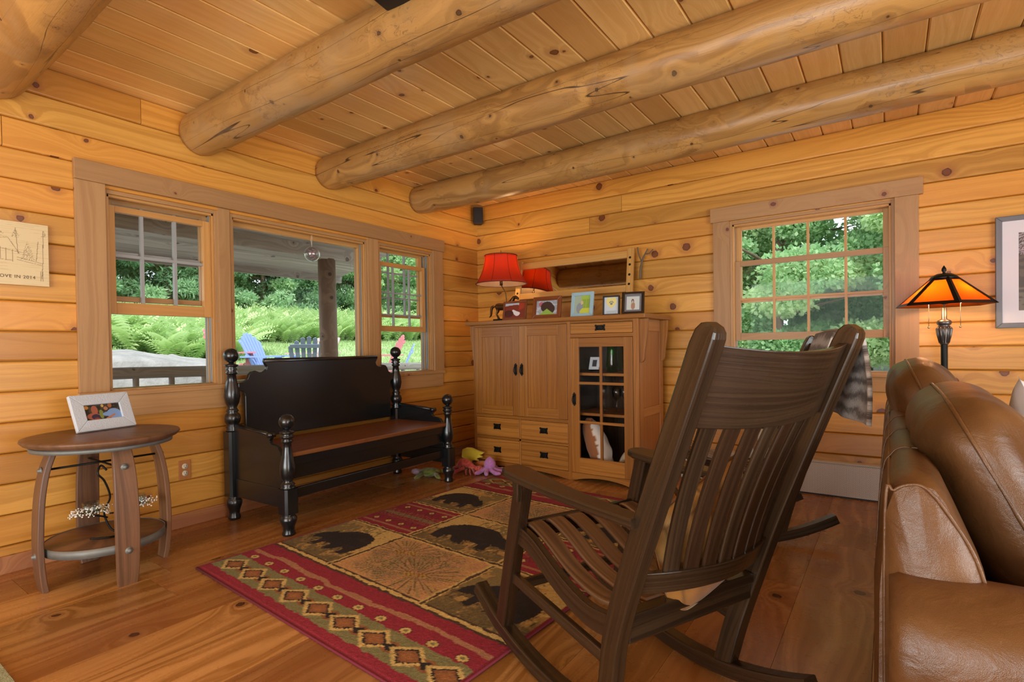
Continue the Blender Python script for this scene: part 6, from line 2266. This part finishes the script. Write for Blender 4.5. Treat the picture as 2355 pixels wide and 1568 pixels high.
arm(-0.020, -1, sf)
arm(SL + 0.10, 1, sf)
B().box(0.18, 0.90, 0.06, SL - 0.0, 0.06, 0.30, 1).build('seat_deck', 'leather', sf, bevel=0.02)
for i in range(2):
    y0, y1 = (0.10, 1.09) if i == 0 else (1.10, 2.08)
    mb = B()
    cushion(y1 - y0, 0.70, 0.17, 20, 6).build('seat_cushion', 'leather', sf, fix=True).matrix_local = Matrix.Translation((0.56, (y0 + y1) / 2, 0.385)) @ rot_(pi / 2, 4, 'Z') @ rot_(pi / 2, 4, 'X')
for bx_ in (0.06, 0.86):
    for by in (-0.02, SL):
        B().lathe([(0.02, 0), (0.03, 0.05)], (bx_, by, 0.0), 16).build('foot', 'rocker', sf)


# back cushions: plump, with piping and folds
def back_cushion(y0, y1, zb, zt, xo, xi, seed, lean):
    c = Vector(((xo + xi) / 2, (y0 + y1) / 2, (zb + zt) / 2))
    W2, H2, T2 = (y1 - y0) / 2, (zt - zb) / 2, abs(xi - xo) / 2
    sg_ = lambda q, e: (abs(q) ** e) * (1 if q >= 0 else -1)

    def shell(a, b):
        th_, ph = a * 2 * pi, (b - 0.5) * pi
        cp = max(1e-4, cos(ph))
        return (W2 * sg_(cos(th_), 0.42) * cp ** 0.62, T2 * sg_(sin(ph), 0.80), H2 * sg_(sin(th_), 0.42) * cp ** 0.62)
    mb = MB().grid(shell, 88, 40, closed_u=True)
    # stretch folds radiating from the seams
    mb.v = [(x_ + 0.0, y_ + (0.011 * mnoise.noise(Vector((x_ * 16 + seed, z_ * 5, seed))) * sm(z_, -0.05, 0.25) + 0.014 * mnoise.noise(Vector((x_ * 5, z_ * 8, seed + 2)))) * (1 if y_ > 0 else -1), z_ + 0.010 * mnoise.noise(Vector((x_ * 7, seed, 3)))) for x_, y_, z_ in mb.v]
    o = mb.build('back_cushion', 'leather', sf, subsurf=1, fix=True)
    T = Matrix.Translation(c) @ rot_(rad(lean), 4, 'Y') @ rot_(pi / 2, 4, 'Z')
    o.matrix_local = T
    pts = []
    w2, h2 = (y1 - y0) / 2, (zt - zb) / 2
    for i in range(49):
        a = 2 * pi * i / 48
        ca_, sa_ = cos(a), sin(a)
        pts.append((sg_(ca_, 0.42) * w2 * 1.002, 0.004 * mnoise.noise(Vector((a, seed, 0))), sg_(sa_, 0.42) * h2 * 1.002))
    B().tube(pts, 0.0048, 8).build('cushion_piping', 'leather', o)
    return o


back_cushion(0.22, 1.14, 0.42, 0.935, 0.105, 0.365, 1.3, -25)
back_cushion(1.15, 2.14, 0.42, 0.985, 0.050, 0.310, 4.1, -22)
wp = thing('throw_pillow', 'white cushion lying behind the near sofa cushion at the right edge', 'pillow', (3.90, -1.90, 0.660))
cushion(0.42, 0.42, 0.14, 20).build('cover', plain('white_cotton', '#D6D4D8', 0.8), wp, fix=True)
wp.rotation_euler = (rad(-20), rad(30), rad(80))

# ---------------------------------------------------------------- floor lamp
fl_ = thing('floor_lamp', 'bronze floor lamp with an amber mica shade behind the sofa', 'lamp', (3.738, -0.300, 0.0))
B().lathe([(0.0001, 0), (0.140, 0), (0.145, 0.012), (0.12, 0.028), (0.05, 0.045), (0.03, 0.08), (0.022, 0.12), (0.0001, 0.12)], seg=40).build('base', 'pewter', fl_)
B().lathe([(0.0165, 0.12), (0.0165, 1.035)], seg=16, smooth=False).build('pole', 'iron', fl_)
mb = B()
pr2 = [(0.018, 1.030), (0.022, 1.035), (0.022, 1.045), (0.024, 1.06), (0.030, 1.085), (0.034, 1.11), (0.035, 1.125), (0.028, 1.135), (0.026, 1.142), (0.034, 1.150), (0.037, 1.162), (0.030, 1.172), (0.018, 1.178), (0.013, 1.182), (0.013, 1.245)]
mb.lathe(pr2, seg=32)
for k in range(12):
    a = k * pi / 6
    mb.tube([(cos(a) * 0.021, sin(a) * 0.021, 1.04), (cos(a) * 0.032, sin(a) * 0.032, 1.09), (cos(a) * 0.036, sin(a) * 0.036, 1.122), (cos(a) * 0.028, sin(a) * 0.028, 1.134)], 0.0045, 6)
mb.build('urn', 'pewter', fl_)
NP = 6
RB, RT, ZB, ZC = 0.236, 0.062, 1.262, 1.418
shp = B()
A0 = rad(-90 + 12)
for k in range(NP):
    a, b_ = A0 + 2 * pi * k / NP, A0 + 2 * pi * (k + 1) / NP
    p0, p1_ = (RB * cos(a), RB * sin(a), ZB), (RB * cos(b_), RB * sin(b_), ZB)
    p2_, p3 = (RT * cos(b_), RT * sin(b_), ZC), (RT * cos(a), RT * sin(a), ZC)
    nrm = (Vector(p1_) - Vector(p0)).cross(Vector(p3) - Vector(p0)).normalized() * 0.003
    q = [tuple(Vector(x_) - nrm) for x_ in (p0, p1_, p2_, p3)]
    shp.add([p0, p1_, p2_, p3] + q, [[0, 1, 2, 3], [7, 6, 5, 4], [0, 4, 5, 1], [1, 5, 6, 2], [2, 6, 7, 3], [3, 7, 4, 0]], [[(0, 0)] * 4] * 6)
ls = shp.build('lamp_shade', 'mica', fl_)
mb = B()
for k in range(NP):
    a, b_ = A0 + 2 * pi * k / NP, A0 + 2 * pi * (k + 1) / NP
    rb, rt = RB + 0.004, RT + 0.002
    P0, P1, Q1, Q0 = Vector((rb * cos(a), rb * sin(a), ZB - 0.004)), Vector((rb * cos(b_), rb * sin(b_), ZB - 0.004)), Vector((rt * cos(b_), rt * sin(b_), ZC + 0.002)), Vector((rt * cos(a), rt * sin(a), ZC + 0.002))
    # hip strip
    for S0, S1, S2, S3 in ((P0, P0.lerp(P1, 0.075), Q0.lerp(Q1, 0.22), Q0), (P0.lerp(P1, 0.925), P1, Q1, Q0.lerp(Q1, 0.78)), (P0, P1, P1.lerp(Q1, 0.10), P0.lerp(Q0, 0.10)), (Q0.lerp(P0, 0.10), Q1.lerp(P1, 0.10), Q1, Q0)):
        nrm = (S1 - S0).cross(S3 - S0).normalized() * 0.003
        v = [S0 + nrm, S1 + nrm, S2 + nrm, S3 + nrm, S0, S1, S2, S3]
        mb.add([tuple(x_) for x_ in v], [[0, 1, 2, 3], [7, 6, 5, 4], [0, 4, 5, 1], [1, 5, 6, 2], [2, 6, 7, 3], [3, 7, 4, 0]], [[(0, 0)] * 4] * 6)
mb.build('shade_frame', 'iron', ls)
B().lathe([(0.072, 1.412), (0.060, 1.430), (0.035, 1.444), (0.0001, 1.448)], seg=30).build('cap', 'iron', ls)
B().lathe([(0.0001, 1.446), (0.008, 1.448), (0.006, 1.454), (0.012, 1.462), (0.011, 1.474), (0.005, 1.486), (0.0001, 1.494)], seg=16).build('finial', 'iron', ls)
B().tube([(0, 0, 1.24), (0, 0, 1.446)], 0.004, 8).build('stem', 'pewter', fl_)
for s in (-1, 1):
    mb = B()
    mb.tube([(0, 0, 1.275), (s * 0.05, 0, 1.285)], 0.010, 10)
    mb.build('socket', 'iron', fl_)
    B().ball((s * 0.078, 0, 1.292), 0.022, 14, 9, (1.25, 1, 1)).build('bulb', 'bulb', fl_)
    mb = B()
    mb.tube([(s * 0.072, -0.02, 1.275), (s * 0.072, -0.02, 1.135)], 0.0014, 5)
    mb.ball((s * 0.072, -0.02, 1.132), 0.006, 10, 7)
    mb.build('pull_chain', 'chain', fl_)
bulb_light('floor_lamp_light', (3.668, -0.325, 1.315), 4, (1.0, 0.60, 0.28))
bulb_light('floor_lamp_light', (3.808, -0.325, 1.315), 1.5, (1.0, 0.60, 0.28))


# ---------------------------------------------------------------- baseboard heater and wall picture
def heater_mat():
    N = NT('perforated_white_metal')
    tc = N.n('ShaderNodeTexCoord').outputs['Object']
    sp = N.n('ShaderNodeSeparateXYZ', {0: tc})
    fx = N.math('FRACT', N.math('MULTIPLY', N.math('ADD', sp.outputs[0], sp.outputs[2]), 95.0))
    fz = N.math('FRACT', N.math('MULTIPLY', N.math('SUBTRACT', sp.outputs[0], sp.outputs[2]), 95.0))
    d = N.math('ADD', N.math('POWER', N.math('SUBTRACT', fx, 0.5), 2.0), N.math('POWER', N.math('SUBTRACT', fz, 0.5), 2.0))
    hole = N.math('LESS_THAN', d, 0.065)
    N.base(N.mix(hole, srgb('#D2CCC4'), srgb('#6E6862')), 0.5)
    return N.m


M['perf'] = heater_mat()
ht = thing('baseboard_heater', 'white perforated metal baseboard heater under the back window', 'heater', (0, 0, 0))
B().prism([(-0.002, 0.225), (-0.060, 0.225), (-0.072, 0.215), (-0.100, 0.012), (-0.095, 0.010), (-0.002, 0.010)], 2.13, 4.9, 'yz', 0).build('cover', 'perf', ht)
B().box(2.128, 4.902, -0.070, -0.002, 0.221, 0.232, 0).build('top_strip', 'white_metal', ht, bevel=0.002)
B().box(2.122, 2.134, -0.102, -0.002, 0.004, 0.232, 2).build('end_cap', 'white_metal', ht, bevel=0.002)
B().box(2.13, 4.9, -0.09, -0.010, 0.0, 0.010, 0).build('foot_gap', 'blackplastic', ht)


def dark_photo(a, b):
    c = srgb('#4A4038')
    n_ = mnoise.noise(Vector((a * 14, b * 26, 0)))
    if b > 0.72 and mnoise.noise(Vector((a * 50, b * 70, 0))) > 0.0:
        c = srgb('#A89CA4')
    elif n_ > 0.1:
        c = srgb('#5E5146')
    if b < 0.3 and n_ > -0.1:
        c = srgb('#6E6254')
    return c


picture_frame('framed_print', 'large grey framed print with a wide white mat at the right edge', 'picture', (4.40, -0.014, 1.123), 0, 0.806, 0.662, 0.030, 0.024, 0, 'grey_frame', dark_photo, 100, 80, inner=('mat_board', 0.072), stand=False)
